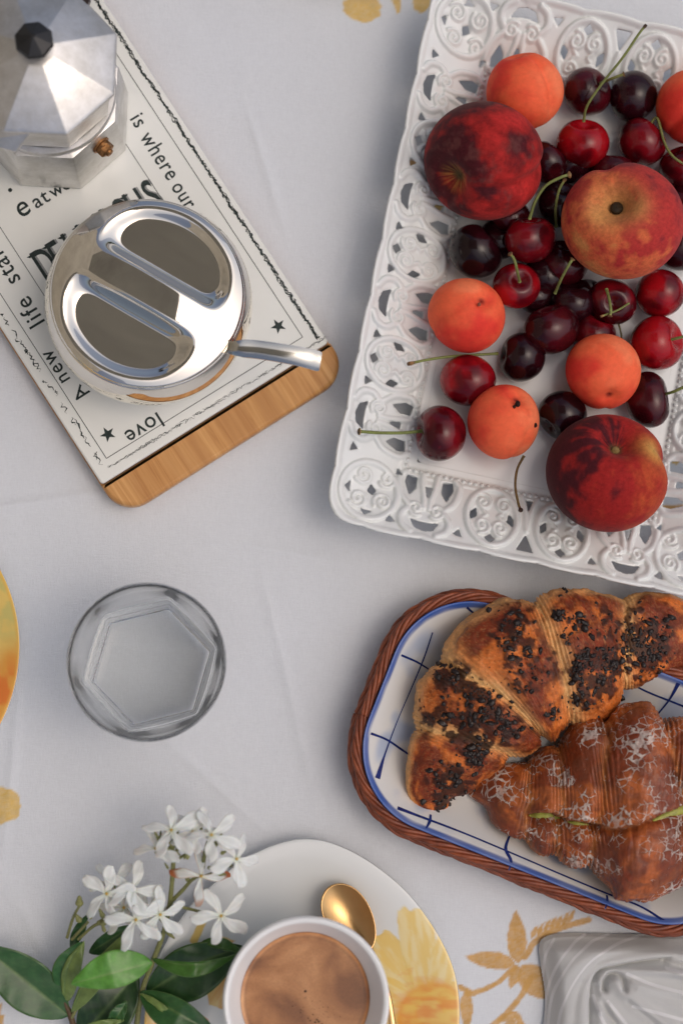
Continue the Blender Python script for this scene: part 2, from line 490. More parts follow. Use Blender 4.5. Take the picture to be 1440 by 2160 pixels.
o = obj('garden_trees', g, M_foliage, kind='stuff'); o['label'] = 'row of dark green garden trees beyond the railing, mirrored in the lid'; o['category'] = 'trees'
t = thing('dining_table', 'wooden table hidden under the white cloth', 'table', (0, 0, -750))
g = G(); box(g, (-690, -640, -30), (690, 740, -4)); obj('table_top', g, M_table, t, smooth=False)
for x, y in ((-620, -570), (620, -570), (-620, 670), (620, 670)):
    g = G(); box(g, (x - 30, y - 30, -750), (x + 30, y + 30, -30)); obj('leg', g, M_table, t, smooth=False)

# ================================================================== table cloth with its woven print
def hclot(x, y):
    X = np.stack((x / 95.0, y / 95.0, np.zeros_like(x)), -1)
    r = 2.0 * (fbm(X, 2, 3) - 0.5)
    a = math.radians(24)
    s = (x * math.sin(a) + y * math.cos(a)) / 46 + 1.3 * fbm(np.stack((x / 160, y / 160, 0 * x), -1), 2, 9)
    r = r + 0.30 * np.sin(s * 2 * math.pi) * sstep(0.35, 0.8, vnoise(np.stack((x / 120, y / 120, 0 * x), -1), 21))
    for (x0, y0, x1, y1, h_, w_) in ((-330, 105, -38, 152, 0.5, 5), (-60, 20, 40, -70, 0.3, 5), (-20, 120, 95, 100, 0.3, 5), (-150, 330, -40, 290, 0.3, 6), (10, 400, 40, 300, .35, 5), (-120, 40, -130, -90, .3, 5), (20, 110, 60, -60, 0.35, 6), (-140, -60, -70, -190, 0.3, 7), (90, 330, 60, 240, 0.35, 6), (-30, 330, 0, 250, .3, 7), (120, -110, 60, -170, 0.4, 5)):
        ln = math.hypot(x1 - x0, y1 - y0); t = np.clip(((x - x0) * (x1 - x0) + (y - y0) * (y1 - y0)) / ln ** 2, 0, 1)
        d = np.hypot(x - x0 - t * (x1 - x0), y - y0 - t * (y1 - y0)) + 2 * vnoise(np.stack((x / 30, y / 30, 0 * x), -1), 5)
        r = r + 3.2 * h_ * np.exp(-(d / (0.75 * w_)) ** 2) * np.sin(np.pi * np.clip(t, .02, .98))
    return np.minimum(r - 1.9, 0.15)
GOLD = (0.62, 0.36, 0.115)
PR = []   # (kind, data, colour, width px)
def leafpoly(a, b, w, n=14, jag=2.0, seed=0):
    a = np.array(a, float); b = np.array(b, float); d = b - a; L = np.linalg.norm(d); d /= L; nn = np.array((-d[1], d[0]))
    t = np.linspace(0, 1, n); prof = np.sin(np.pi * t ** 0.8) ** 0.8 * w / 2
    r = np.random.RandomState(seed)
    l = [a + d * L * q + nn * (p + (r.rand() - 0.5) * jag) for q, p in zip(t, prof)]
    rr = [a + d * L * q - nn * (p + (r.rand() - 0.5) * jag) for q, p in zip(t[::-1], prof[::-1])]
    return np.array(l + rr)
CX, CY = 1092, 2032
PR += [('poly', leafpoly((CX, CY), (1087, 1920), 42, seed=1), GOLD), ('poly', leafpoly((CX - 6, CY), (982, 2018), 38, seed=2), GOLD),
       ('poly', leafpoly((CX, CY + 5), (1076, 2085), 26, seed=3), GOLD), ('poly', leafpoly((CX + 8, CY + 4), (1156, 2108), 60, seed=4), GOLD),
       ('line', [(1085, 2040), (1045, 2075), (1000, 2094), (985, 2098)], GOLD, 11), ('line', [(1120, 2060), (1095, 2105), (1060, 2145), (1035, 2165)], GOLD, 12),
       ('line', [(1105, 2020), (1130, 1985), (1175, 1960), (1240, 1940)], GOLD, 13),
       ('poly', leafpoly((984, 2085), (983, 2180), 27, seed=5), GOLD), ('line', [(968, 2082), (990, 2092)], GOLD, 12),
       ('line', [(1060, 2150), (1085, 2140), (1100, 2165)], GOLD, 14),
       ('poly', [(1050, 2170), (1080, 2143), (1098, 2172)], GOLD)]
for k in range(7):
    x = 1118 + k * 13; y = 1972 - k * 5.5
    PR.append(('poly', [(x, y - 3), (x + 9, y - 17), (x + 17, y - 21), (x + 11, y + 1), (x + 1, y + 9)], GOLD))
YEL = (0.72, 0.49, 0.15)
def blob(cx, cy, rx, ry, seed, n=22, j=0.22):
    r = np.random.RandomState(seed); a = np.arange(n) / n * 2 * math.pi; q = 1 - j * r.rand(n)
    return np.stack((cx + rx * q * np.cos(a), cy + ry * q * np.sin(a)), 1)
PR += [('poly', blob(764, 14, 46, 34, 1), YEL), ('poly', [(822, -10), (846, -10), (843, 26), (838, 28)], YEL), ('poly', blob(888, 6, 20, 22, 2), YEL),
       ('poly', blob(8, 1700, 42, 42, 3), YEL), ('poly', blob(-8, 2160, 30, 48, 4, j=0.5), GOLD),
       ('poly', blob(886, 600, 22, 18, 5), GOLD), ('poly', blob(912, 432, 26, 16, 6), YEL), ('poly', blob(1010, 68, 12, 14, 7), YEL),
       ('poly', blob(893, 480, 14, 8, 8), GOLD), ('poly', blob(868, 345, 16, 9, 9), GOLD),
       ('line', [(1395, 1070), (1500, 1068)], GOLD, 9), ('poly', blob(1424, 968, 10, 14, 10), YEL),
       ('line', [(1435, 965), (1500, 950)], YEL, 7)]
def build_cloth():
    xs = np.r_[np.linspace(-860, -240, 32), np.arange(-170, 300, 1.0), np.linspace(302, 860, 26)]
    ys = np.r_[np.linspace(-760, -240, 22), np.arange(-205, 460, 1.0), np.linspace(462, 900, 20)]
    X, Y = np.meshgrid(xs, ys, indexing='ij')
    Z = hclot(X, Y)
    ox = np.maximum(np.abs(X) - 700, 0); oy = np.maximum(np.maximum(Y - 750, -650 - Y), 0)
    drop = np.maximum(ox, oy)
    Z = Z - drop * 1.6
    X = np.sign(X) * np.minimum(np.abs(X), 700 + 0.12 * ox); Y = np.clip(Y, -650 - 0.12 * oy, 750 + 0.12 * oy)
    V = np.stack((X, Y, Z), -1).reshape(-1, 3)
    q = PX(V); qx, qy = q[:, 0], q[:, 1]
    C = np.tile(np.array((0.69, 0.72, 0.755)), (len(V), 1))
    wob = 3.5 * (fbm(np.stack((qx / 9, qy / 9, 0 * qx), -1), 2, 5) - 0.5)
    for it in PR:
        if it[0] == 'poly':
            pl = np.asarray(it[1], float)
            w = (qx > pl[:, 0].min() - 8) & (qx < pl[:, 0].max() + 8) & (qy > pl[:, 1].min() - 8) & (qy < pl[:, 1].max() + 8)
            s = sdf(qx[w], qy[w], pl)
        else:
            pl = spline(it[1], 6)
            w = (qx > pl[:, 0].min() - 20) & (qx < pl[:, 0].max() + 20) & (qy > pl[:, 1].min() - 20) & (qy < pl[:, 1].max() + 20)
            s = it[3] / 2 - seg_dist(qx[w], qy[w], pl)
        a = sstep(-2.0, 2.0, s + wob[w])
        tex = 0.86 + 0.22 * fbm(np.stack((qx[w] / 14, qy[w] / 14, 0 * qx[w]), -1), 3, 8)
        a = a * (0.8 + 0.2 * vnoise(np.stack((qx[w] / 5, qy[w] / 3, 0 * qx[w]), -1), 2))
        C[w] = lerp3(C[w], np.asarray(it[2]), a) * (1 + (tex[:, None] - 1) * a[:, None])
    g = G(); g.add(V, gridf(len(xs), len(ys)), C)
    o = obj('tablecloth', g, M_cloth, base=(0, 0, 0))
    tag(o, 'white cotton tablecloth with a golden yellow flower and leaf print, spread under everything', 'tablecloth')
build_cloth()

# ================================================================== board with printed tile
ZT = 12.0
A_, B_ = P(215, 1022, ZT), P(693, 722, ZT)
ex = (B_ - A_) / np.linalg.norm(B_ - A_); ey = np.array((-ex[1], ex[0], 0)); TW = np.linalg.norm(B_ - A_)
B_ANG = math.atan2(ex[1], ex[0])
M_wood = wood_mat()
def T(a, b, z=ZT): return A_ * (1, 1, 0) + ex * a + ey * b + np.array((0, 0, z))
def roundpoly(x0, y0, x1, y1, rs, n=8):
    """rs: radii for corners (x0,y0),(x1,y0),(x1,y1),(x0,y1)"""
    out = []
    for (cx, cy, sx, sy, a0, r) in ((x0, y0, 1, 1, 180, rs[0]), (x1, y0, -1, 1, 270, rs[1]), (x1, y1, -1, -1, 0, rs[2]), (x0, y1, 1, -1, 90, rs[3])):
        for k in range(n + 1):
            a = math.radians(a0 + 90 * k / n); out.append((cx + sx * r + r * math.cos(a), cy + sy * r + r * math.sin(a)))
    return out
def TP(poly): return np.array([T(a, b, 0)[:2] for a, b in poly])
brd = thing('serving_board', 'bamboo board with a white printed ceramic tile, under the moka pot and sugar bowl', 'serving board', (*(T(TW / 2, 120, 0.3))[:3],))
LB = 345
g = G(); prism(g, TP(roundpoly(-0.6, -0.3, TW + 0.6, LB, (0.3, 0.3, 16, 16))), 0.4, 6.8, bev=0.25); obj('wooden_base', g, M_wood, brd, angle=40)
g = G(); prism(g, TP(roundpoly(-0.6, -23, TW + 0.9, -0.5, (18, 18, 0.6, 0.6), 10)), 0.4, 11.6, bev=2.2); obj('wooden_end', g, M_wood, brd, angle=50)
g = G(); prism(g, TP(roundpoly(0, 0, TW, LB - 22, (2.2, 2.2, 2.2, 2.2), 5)), 6.9, ZT, bev=1.0); tile = obj('ceramic_tile', g, M_tile, brd, angle=50)
ZI = ZT + 0.12
g = G()
def L_(pts, w, z=ZI):
    pp = [np.array(P(x, y, z)) for x, y in pts]; d = []
    for k in range(len(pp) - 1):
        n = max(2, int(np.linalg.norm(pp[k + 1] - pp[k]) / 6)); d += [pp[k] + (pp[k + 1] - pp[k]) * q for q in np.arange(n) / n]
    d.append(pp[-1]); ribbon(g, np.array(d), w)
def tl(px, py):
    v = P(px, py, ZT) - A_; return v @ ex, v @ ey
L_([(225, 967), (638, 711)], 0.42)
a1, b1 = tl(638, 711); a0, b0 = tl(225, 967)
for a, b in ((a1, b1), (a0, b0)): ribbon(g, np.array([T(a, b + q, ZI + 0.02) for q in np.linspace(0, 300, 40)]), 0.42)
ai, _ = tl(95, 625); ai2, _ = tl(345, 425)
for a in (ai, ai2): ribbon(g, np.array([T(a, q, ZI) for q in np.linspace(92, 300, 30)]), 0.38)
obj('frame_line', g, M_ink, tile, smooth=False, kind='stuff')
g = G()
def scratch(a0, b0, a1, b1, dens, w, seed, jit=1.0):
    r = np.random.RandomState(seed); L = math.hypot(a1 - a0, b1 - b0); d = np.array((a1 - a0, b1 - b0)) / L; nn = np.array((-d[1], d[0])); s = 0
    k = 0
    while s < L:
        ln = r.uniform(2, 9)
        on = dens * (0.6 + 0.8 * vnoise(np.array((s / 25.0, seed, 0.5)), 4))
        if r.rand() < on:
            n = 7; t = np.linspace(0, 1, n); off = (r.rand(n) - 0.5) * jit + (r.rand() - 0.5) * jit
            pts = np.array([T(*(np.array((a0, b0)) + d * (s + ln * q) + nn * o_), ZI + 0.01 * (k % 3)) for q, o_ in zip(t, off)])
            ww = w * np.sin(np.pi * np.clip(t, 0.06, 0.94)) * r.uniform(0.4, 1.25, n)
            ribbon(g, pts, ww)
        k += 1
        s += ln * r.uniform(0.35, 0.9)
sa, sb = tl(672, 716); ta, tb = tl(222, 990)
for q in range(3): scratch(sa, sb, sa + 0.5, 300, 1.0, 0.95, 11 + q, 1.6)
for q in range(2): scratch(ta + 2, tb, sa, sb - 1, 0.9, 0.4, 21 + q, 1.4)
scratch(ta, tb, tl(0, 668)[0], 300, 0.62, 1.0, 31, 2.4)
obj('scratchy_border', g, M_ink, tile, smooth=False, kind='stuff')
def star(px, py, r=4.9, rot=0.1):
    g = G(); a, b = tl(px, py); pts = []
    for k in range(10):
        q = r if k % 2 == 0 else r * 0.40; an = math.pi / 2 + k * math.pi / 5 + rot
        pts.append((a + q * math.cos(an), b + q * math.sin(an)))
    V = [T(*p, ZI) for p in pts] + [T(a, b, ZI + 0.02)]
    g.add(V, [(10, k, (k + 1) % 10) for k in range(10)]); obj('star', g, M_ink, tile, smooth=False)
star(228, 916, rot=0.0); star(587, 688, rot=0.0)
g = G(); a, b = tl(22, 401)
V = [T(a + 1.3 * math.cos(k * .5236), b + 1.3 * math.sin(k * .5236), ZI) for k in range(12)]; g.add(V, [tuple(range(12))]); obj('dot', g, M_ink, tile, smooth=False)
def text(s, px, py, size, rotdeg, m=M_ink, xs=1.0, ys=1.0, bold=0.11, z=ZI, sp=1.0, shear=0.0):
    """s set with its left baseline end at the pixel, rotdeg relative to the tile's ex"""
    cu = bpy.data.curves.new('t', 'FONT'); cu.body = s; cu.size = size; cu.offset = bold; cu.space_character = sp; cu.shear = shear; cu.resolution_u = 4
    to = bpy.data.objects.new('t', cu); SC.collection.objects.link(to)
    dg = bpy.context.evaluated_depsgraph_get(); me = bpy.data.meshes.new_from_object(to.evaluated_get(dg))
    V = np.array([v.co[:] for v in me.vertices]); F = [tuple(p.vertices) for p in me.polygons]
    bpy.data.objects.remove(to); bpy.data.meshes.remove(me); bpy.data.curves.remove(cu)
    V[:, 0] *= xs; V[:, 1] *= ys; a = B_ANG + math.radians(rotdeg); c_, s_ = math.cos(a), math.sin(a)
    W = np.c_[V[:, 0] * c_ - V[:, 1] * s_, V[:, 0] * s_ + V[:, 1] * c_, np.zeros(len(V))] + P(px, py, ZT) * (1, 1, 0) + np.array((0, 0, z))
    g = G(); g.add(W, F); return obj('lettering', g, m, tile, smooth=False)
text('is', 273, 250, 13.5, -90, xs=0.9, sp=1.1)
text('where', 294, 290, 14.2, -90, xs=0.82, sp=1.12)
text('our', 360, 394, 13.5, -90, xs=0.82, sp=1.12)
text('story begins', 404, 458, 13.5, -90, xs=0.86, sp=1.05)
text('e', 246, 213, 12.5, -90, xs=0.9)
text('love', 333, 868, 14, 180, xs=0.95, sp=1.1)
text('A', 191, 826, 13, 112, xs=0.9)
text('new', 150, 800, 13, 90, xs=0.9, sp=1.2)
text('life', 97, 679, 15, 90, xs=0.95, sp=1.15)
text('starts', 46, 590, 15, 90, xs=0.95, sp=1.12)
text('e', 44, 462, 19, 2, xs=0.95, shear=0.1)
text('at', 77, 441, 13, 0, xs=1.0, sp=1.1)
text('well', 113, 418, 11, 0, xs=1.0)
for ch, x, y in zip('DELICIOUS', (58, 90, 123, 153, 177, 203, 225, 253, 290), (535, 516, 495, 476, 460, 443, 428, 411, 386)):
    bx, by = x + 38, y + 60
    text(ch, bx, by, 26, 0, ys=1.1, xs=0.62 if ch not in 'CO' else 0.52, bold=0.38)
    text(ch, bx + 4, by - 2, 26, 0, M_grey, ys=1.1, xs=0.62 if ch not in 'CO' else 0.52, bold=0.2, z=ZI - 0.05)
    if ch in 'DELIU':
        g = G(); p0 = P(x + 1, y + 7, ZT) * (1, 1, 0) + (0, 0, ZI + 0.03); u_ = np.array((math.cos(B_ANG), math.sin(B_ANG), 0)); v_ = np.array((-u_[1], u_[0], 0))
        g.add([p0 - u_ * 0.8, p0 + u_ * 5.2, p0 + u_ * 5.0 - v_ * 0.7, p0 + u_ * 1.0 - v_ * 1.6], [(0, 3, 2, 1)]); obj('serif', g, M_ink, tile, smooth=False)

# ================================================================== moka pot
def octo(R, rot):
    return [(R * math.cos(math.radians(22.5 + 45 * k + rot)), R * math.sin(math.radians(22.5 + 45 * k + rot))) for k in range(8)]
mc = P(117, 250, ZT)
pot = thing('moka_pot', 'faceted aluminium moka pot with a black knob, standing on the printed tile', 'moka pot', (mc[0], mc[1], ZT))
ROT = -2.0
def octstack(levels, name, m, parent, bev=0.8, ctr=mc, n_arc=5, cap=(True, True), rot=ROT, angle=24):
    """octagonal solid with rounded vertical arrises; levels [(R,z)]"""
    g = G(); rows = []
    for R, z in levels:
        pts = np.array(octo(R, rot)); row = []
        for k in range(8):
            p = pts[k]; a = pts[k - 1] - p; b = pts[(k + 1) % 8] - p
            a /= np.linalg.norm(a); b /= np.linalg.norm(b); q = min(bev, R * 0.1)
            for t in np.linspace(0, 1, n_arc): row.append((1 - t) ** 2 * (p + a * q) + 2 * t * (1 - t) * p + t * t * (p + b * q))
        rows.append(np.c_[np.array(row) + ctr[:2], np.full(8 * n_arc, z)])
    n = 8 * n_arc; f = [q[::-1] for q in gridf(len(levels), n, False, True)]
    if cap[0]: f.append(tuple(range(n))[::-1])
    if cap[1]: f.append(tuple((len(levels) - 1) * n + k for k in range(n)))
    g.add(np.concatenate(rows), f); return obj(name, g, m, parent, angle=angle)
z0 = ZT + 0.15
octstack([(45.5, z0), (47.2, z0 + 1.2), (47.3, z0 + 3), (44.2, 58), (43.2, 60.5), (39, 61.5)], 'boiler', M_alu, pot)
lathe_g = G(); lathe(lathe_g, [(39, 60.5), (40.2, 61.5), (40.2, 64.5), (39.6, 65.5), (36, 65.5)], 72, mc[:2]); obj('collar', lathe_g, M_alu, pot, angle=40)
octstack([(36, 65.4), (38.2, 66.2), (39.0, 68), (41.5, 90), (44.6, 107.2), (44.0, 107.5)], 'upper_chamber', M_chrome if False else M_alu, pot, bev=1.4)
octstack([(45.3, 107.6), (46.0, 108.4), (45.6, 110.2), (44.0, 111.6), (12.0, 125.5), (9.5, 126.3)], 'lid', M_alu, pot, bev=0.9)
kn = thing  # (knob is a part)
octstack([(5.2, 126.2), (5.6, 130), (10.2, 136.5), (11.0, 138.5), (10.2, 140.6), (1.2, 145.6)], 'knob', M_black, pot, bev=0.5, angle=20, rot=8)
g = G(); va = math.radians(-43); vd = np.array((math.cos(va), math.sin(va), 0.05))
vc = mc * (1, 1, 0) + vd * 40.4 + np.array((0, 0, 47.0)); sv = np.array((-math.sin(va), math.cos(va), 0)); uv = np.array((0, 0, 1.0))
rows = []
for r, d in ((6.0, -3), (6.0, 2.0), (4.9, 2.4), (4.9, 4.2), (5.0, 4.5), (5.0, 7.0), (4.2, 7.6), (2.6, 7.8), (2.3, 9.2), (1.0, 9.3), (0.9, 6.8)):
    k = 6 if 4.4 < d < 7.7 else 24
    ang = np.arange(24) / 24 * 2 * math.pi
    rr = r if k == 24 else r * math.cos(math.pi / 6) / np.cos((ang % (math.pi / 3)) - math.pi / 6)
    rows.append(vc + vd * d + (np.cos(ang) * rr)[:, None] * sv + (np.sin(ang) * rr)[:, None] * uv)
g.add(np.concatenate(rows), gridf(11, 24, False, True)); obj('safety_valve', g, M_brass, pot, angle=30)
# spout: folded beak on the lower left facet
sp = [P(38, 222, 112), P(64, 284, 109), P(33, 324, 98), P(-42, 300, 99), P(-60, 230, 108), P(0, 200, 113)]
sp2 = [p * (1, 1, 0) + np.array((0, 0, 1)) * 74 + (mc * (1, 1, 0) - p * (1, 1, 0)) * 0.45 for p in sp]
g = G(); g.add(sp + sp2, [(0, 5, 4, 3, 2, 1)] + [(k, (k + 1) % 6, 6 + (k + 1) % 6, 6 + k) for k in range(6)])
so = obj('spout', g, M_alu, pot, smooth=False); bm_ = so.modifiers.new('bevel', 'BEVEL'); bm_.width = 0.0012; bm_.segments = 3
# hinge and handle on the far right
hd = np.array((0.36, 0.933, 0)); hs = np.array((-0.933, 0.36, 0)); hb = mc * (1, 1, 0)
g = G()
for q in (-9, 9): tube(g, [hb + hd * 41 + hs * (q - 4) + (0, 0, 108), hb + hd * 41 + hs * (q + 4) + (0, 0, 108)], 3.2, 16)
tube(g, [hb + hd * 42 + hs * -11 + (0, 0, 109), hb + hd * 42 + hs * 11 + (0, 0, 109)], 1.4, 10); obj('hinge', g, M_dark, pot, angle=40)
g = G(); hp = [hb + hd * a + (0, 0, z) for a, z in ((40, 104), (52, 107), (70, 106), (82, 98), (86, 80), (84, 55), (80, 38))]
tube(g, spline(hp, 8), np.interp(np.linspace(0, 6, 49), [0, 1, 3, 6], [6.5, 8, 9, 6]), 14, flat=0.6); obj('handle', g, M_black, pot)

# ================================================================== steel sugar bowl
bc = P(315, 641, 45)
bowl = thing('sugar_bowl', 'round polished steel sugar bowl with two hollows pressed in its lid, on the tile', 'sugar bowl', (bc[0], bc[1], ZT))
g = G(); prof = [(26, ZT + 0.3), (34, ZT + 0.3), (35, ZT + 1.5), (44, ZT + 6), (53, ZT + 15), (59, ZT + 26), (60.6, ZT + 35), (59.8, ZT + 44), (57.5, ZT + 52), (55.8, ZT + 56.5), (55.2, ZT + 57.5), (54.2, ZT + 57.3)]
pr = spline(prof, 6); lathe(g, pr, 160, bc[:2], capb=True); obj('bowl_body', g, M_chrome, bowl)
g = G(); nr, nt_ = 110, 240
R_ = np.linspace(0, 1, nr) ** 0.9 * 55.4; TH = np.arange(nt_) / nt_ * 2 * math.pi
rr, tt = np.meshgrid(R_, TH, indexing='ij'); lx, ly = rr * np.cos(tt), rr * np.sin(tt)
ra = math.radians(-30); du = lx * math.cos(ra) + ly * math.sin(ra); dv = -lx * math.sin(ra) + ly * math.cos(ra)
zl = ZT + 59 + 10.5 * (1 - (rr / 55.4) ** 2.6)
def smax(a, b, k): h = np.clip(0.5 + 0.5 * (a - b) / k, 0, 1); return b * (1 - h) + a * h + k * h * (1 - h)
for s_ in (1, -1):
    v2 = s_ * dv; u2 = du * s_
    c1 = np.hypot(u2 + 0, v2) - 51.0
    f1 = smax(c1, 9.0 - v2, 12.0)
    f1 = smax(f1, np.abs(u2 - 1) - 43, 14.0)
    dep = sstep(1.5, -7.5, f1)
    dep = dep * (0.93 + 0.07 * np.clip(-f1 / 20, 0, 1))
    zl = zl * (1 - dep) + dep * (ZT + 57.5 + 0.0006 * (u2 ** 2 + (v2 - 26) ** 2))
zl = np.where(rr > 54.6, zl - (rr - 54.6) * 1.5, zl)
g.add(np.stack((lx + bc[0], ly + bc[1], zl), -1).reshape(-1, 3), [q[::-1] for q in gridf(nr, nt_, False, True)])
lathe(g, [(55.4, ZT + 57.8), (56.2, ZT + 57.4), (56.2, ZT + 56.6), (54, ZT + 56.3)], 160, bc[:2])
obj('bowl_lid', g, M_chrome, bowl)
# spoon handle sticking out of the bowl
g = G(); path = spline([P(430, 730, 50), P(470, 732, 68), P(495, 735, 75.5), P(540, 738, 77), P(600, 747, 78), P(645, 756, 77), P(676, 764, 74)], 8)
n = len(path); wd = np.interp(np.linspace(0, 1, n), [0, 0.3, 0.42, 0.8, 0.97, 1], [3.4, 3.8, 5.2, 5.6, 5.9, 5.2])
Tn = np.gradient(path, axis=0); S = np.stack((-Tn[:, 1], Tn[:, 0], 0 * Tn[:, 0]), 1); S /= np.linalg.norm(S, axis=1)[:, None]
ws = np.linspace(-1, 1, 9); V = path[:, None, :] + S[:, None, :] * (ws[None, :, None] * wd[:, None, None]); V[..., 2] += (ws ** 2)[None, :] * 1.6
V2 = V.copy(); V2[..., 2] -= 1.1
rows = np.concatenate((V, V2[:, ::-1]), 1); f = [q for q in gridf(n, 18, False, True)] + [tuple(range(18))[::-1], tuple((n - 1) * 18 + k for k in range(18))]
g.add(rows.reshape(-1, 3), f)
spn = thing('sugar_spoon', 'steel spoon handle sticking out from under the sugar bowl lid', 'spoon', tuple(P(430, 730, 50)))
obj('spoon_handle', g, M_chrome2, spn, angle=50)
g = G(); c_ = P(400, 722, 40); ball(g, c_, 1, 12, 20, sc=(17, 11, 5)); obj('spoon_bowl', g, M_chrome2, spn)

# ================================================================== glass of water
gc = P(322, 1408, 4)
gl = thing('water_glass', 'clear faceted drinking glass of water standing alone on the cloth', 'drinking glass', (gc[0], gc[1], 0.3))
def hexr(th, R, k, rot):
    a = ((th - rot) % (math.pi / 3)) - math.pi / 6
    h = R * math.cos(math.pi / 6) / np.cos(a)
    sm = R * (1 - 0.0) * math.cos(math.pi / 6) * 1.045
    h = np.minimum(h, R * 0.985)
    return h * k + R * (1 - k)
def hexlathe(g, prof, ctr, rot, seg=144, capb=True, capt=False):
    th = np.arange(seg) / seg * 2 * math.pi; rows = []
    for R, z, k in prof: r = hexr(th, R, k, rot); rows.append(np.stack((ctr[0] + r * np.cos(th), ctr[1] + r * np.sin(th), np.full(seg, z)), 1))
    n = len(prof); f = [q[::-1] for q in gridf(n, seg, False, True)]
    if capb: f.append(tuple(range(seg))[::-1])
    if capt: f.append(tuple((n - 1) * seg + k for k in range(seg)))
    g.add(np.concatenate(rows), f)
HR = math.radians(14)
outer = [(33.5, 0.4, .9), (36.2, 1.0, .95), (37.2, 3, 1), (38.4, 14, 1), (40.0, 34, .95), (41.6, 56, .7), (42.7, 72, .2), (43.2, 82, 0), (43.6, 89.2, 0), (43.3, 90.0, 0), (42.8, 90.1, 0), (42.4, 89.3, 0)]
inner = [(42.0, 82, 0), (41.2, 72, .25), (39.5, 56, .75), (37.8, 34, 1), (36.2, 16, 1), (35.4, 11.5, 1), (33.5, 9.6, .95), (28, 9.0, .9), (12, 8.8, .9)]
M_gw = MT('glass_against_water', (0.99, 1, 1), 0.0, Transmission_Weight=1.0, IOR=1.02).m
wall = (39.0, 50.0, .8)
g = G(); hexlathe(g, outer + inner[:2] + [wall] + inner[3:], gc, HR, capt=True)
tb = obj('tumbler', g, M_glass, gl, angle=60); tb.data.materials.append(M_gw)
for k, q in enumerate(tb.data.polygons):      # below the water line the inner wall borders water, not air
    if k >= (len(outer) + 2) * 144: q.material_index = 1
tb.data.polygons[len(tb.data.polygons) - 1].material_index = 1
for q in tb.data.polygons:
    if q.index == (len(outer) + len(inner) - 1) * 144: q.material_index = 0     # the base outside
g = G(); hexlathe(g, [(0.5, 50.0, .8), (36, 50.0, .8), (38.4, 50.25, .8), (39.0, 50.9, .8)][::-1], gc, HR, capb=False, capt=True); obj('water_surface', g, M_water, gl, angle=60)

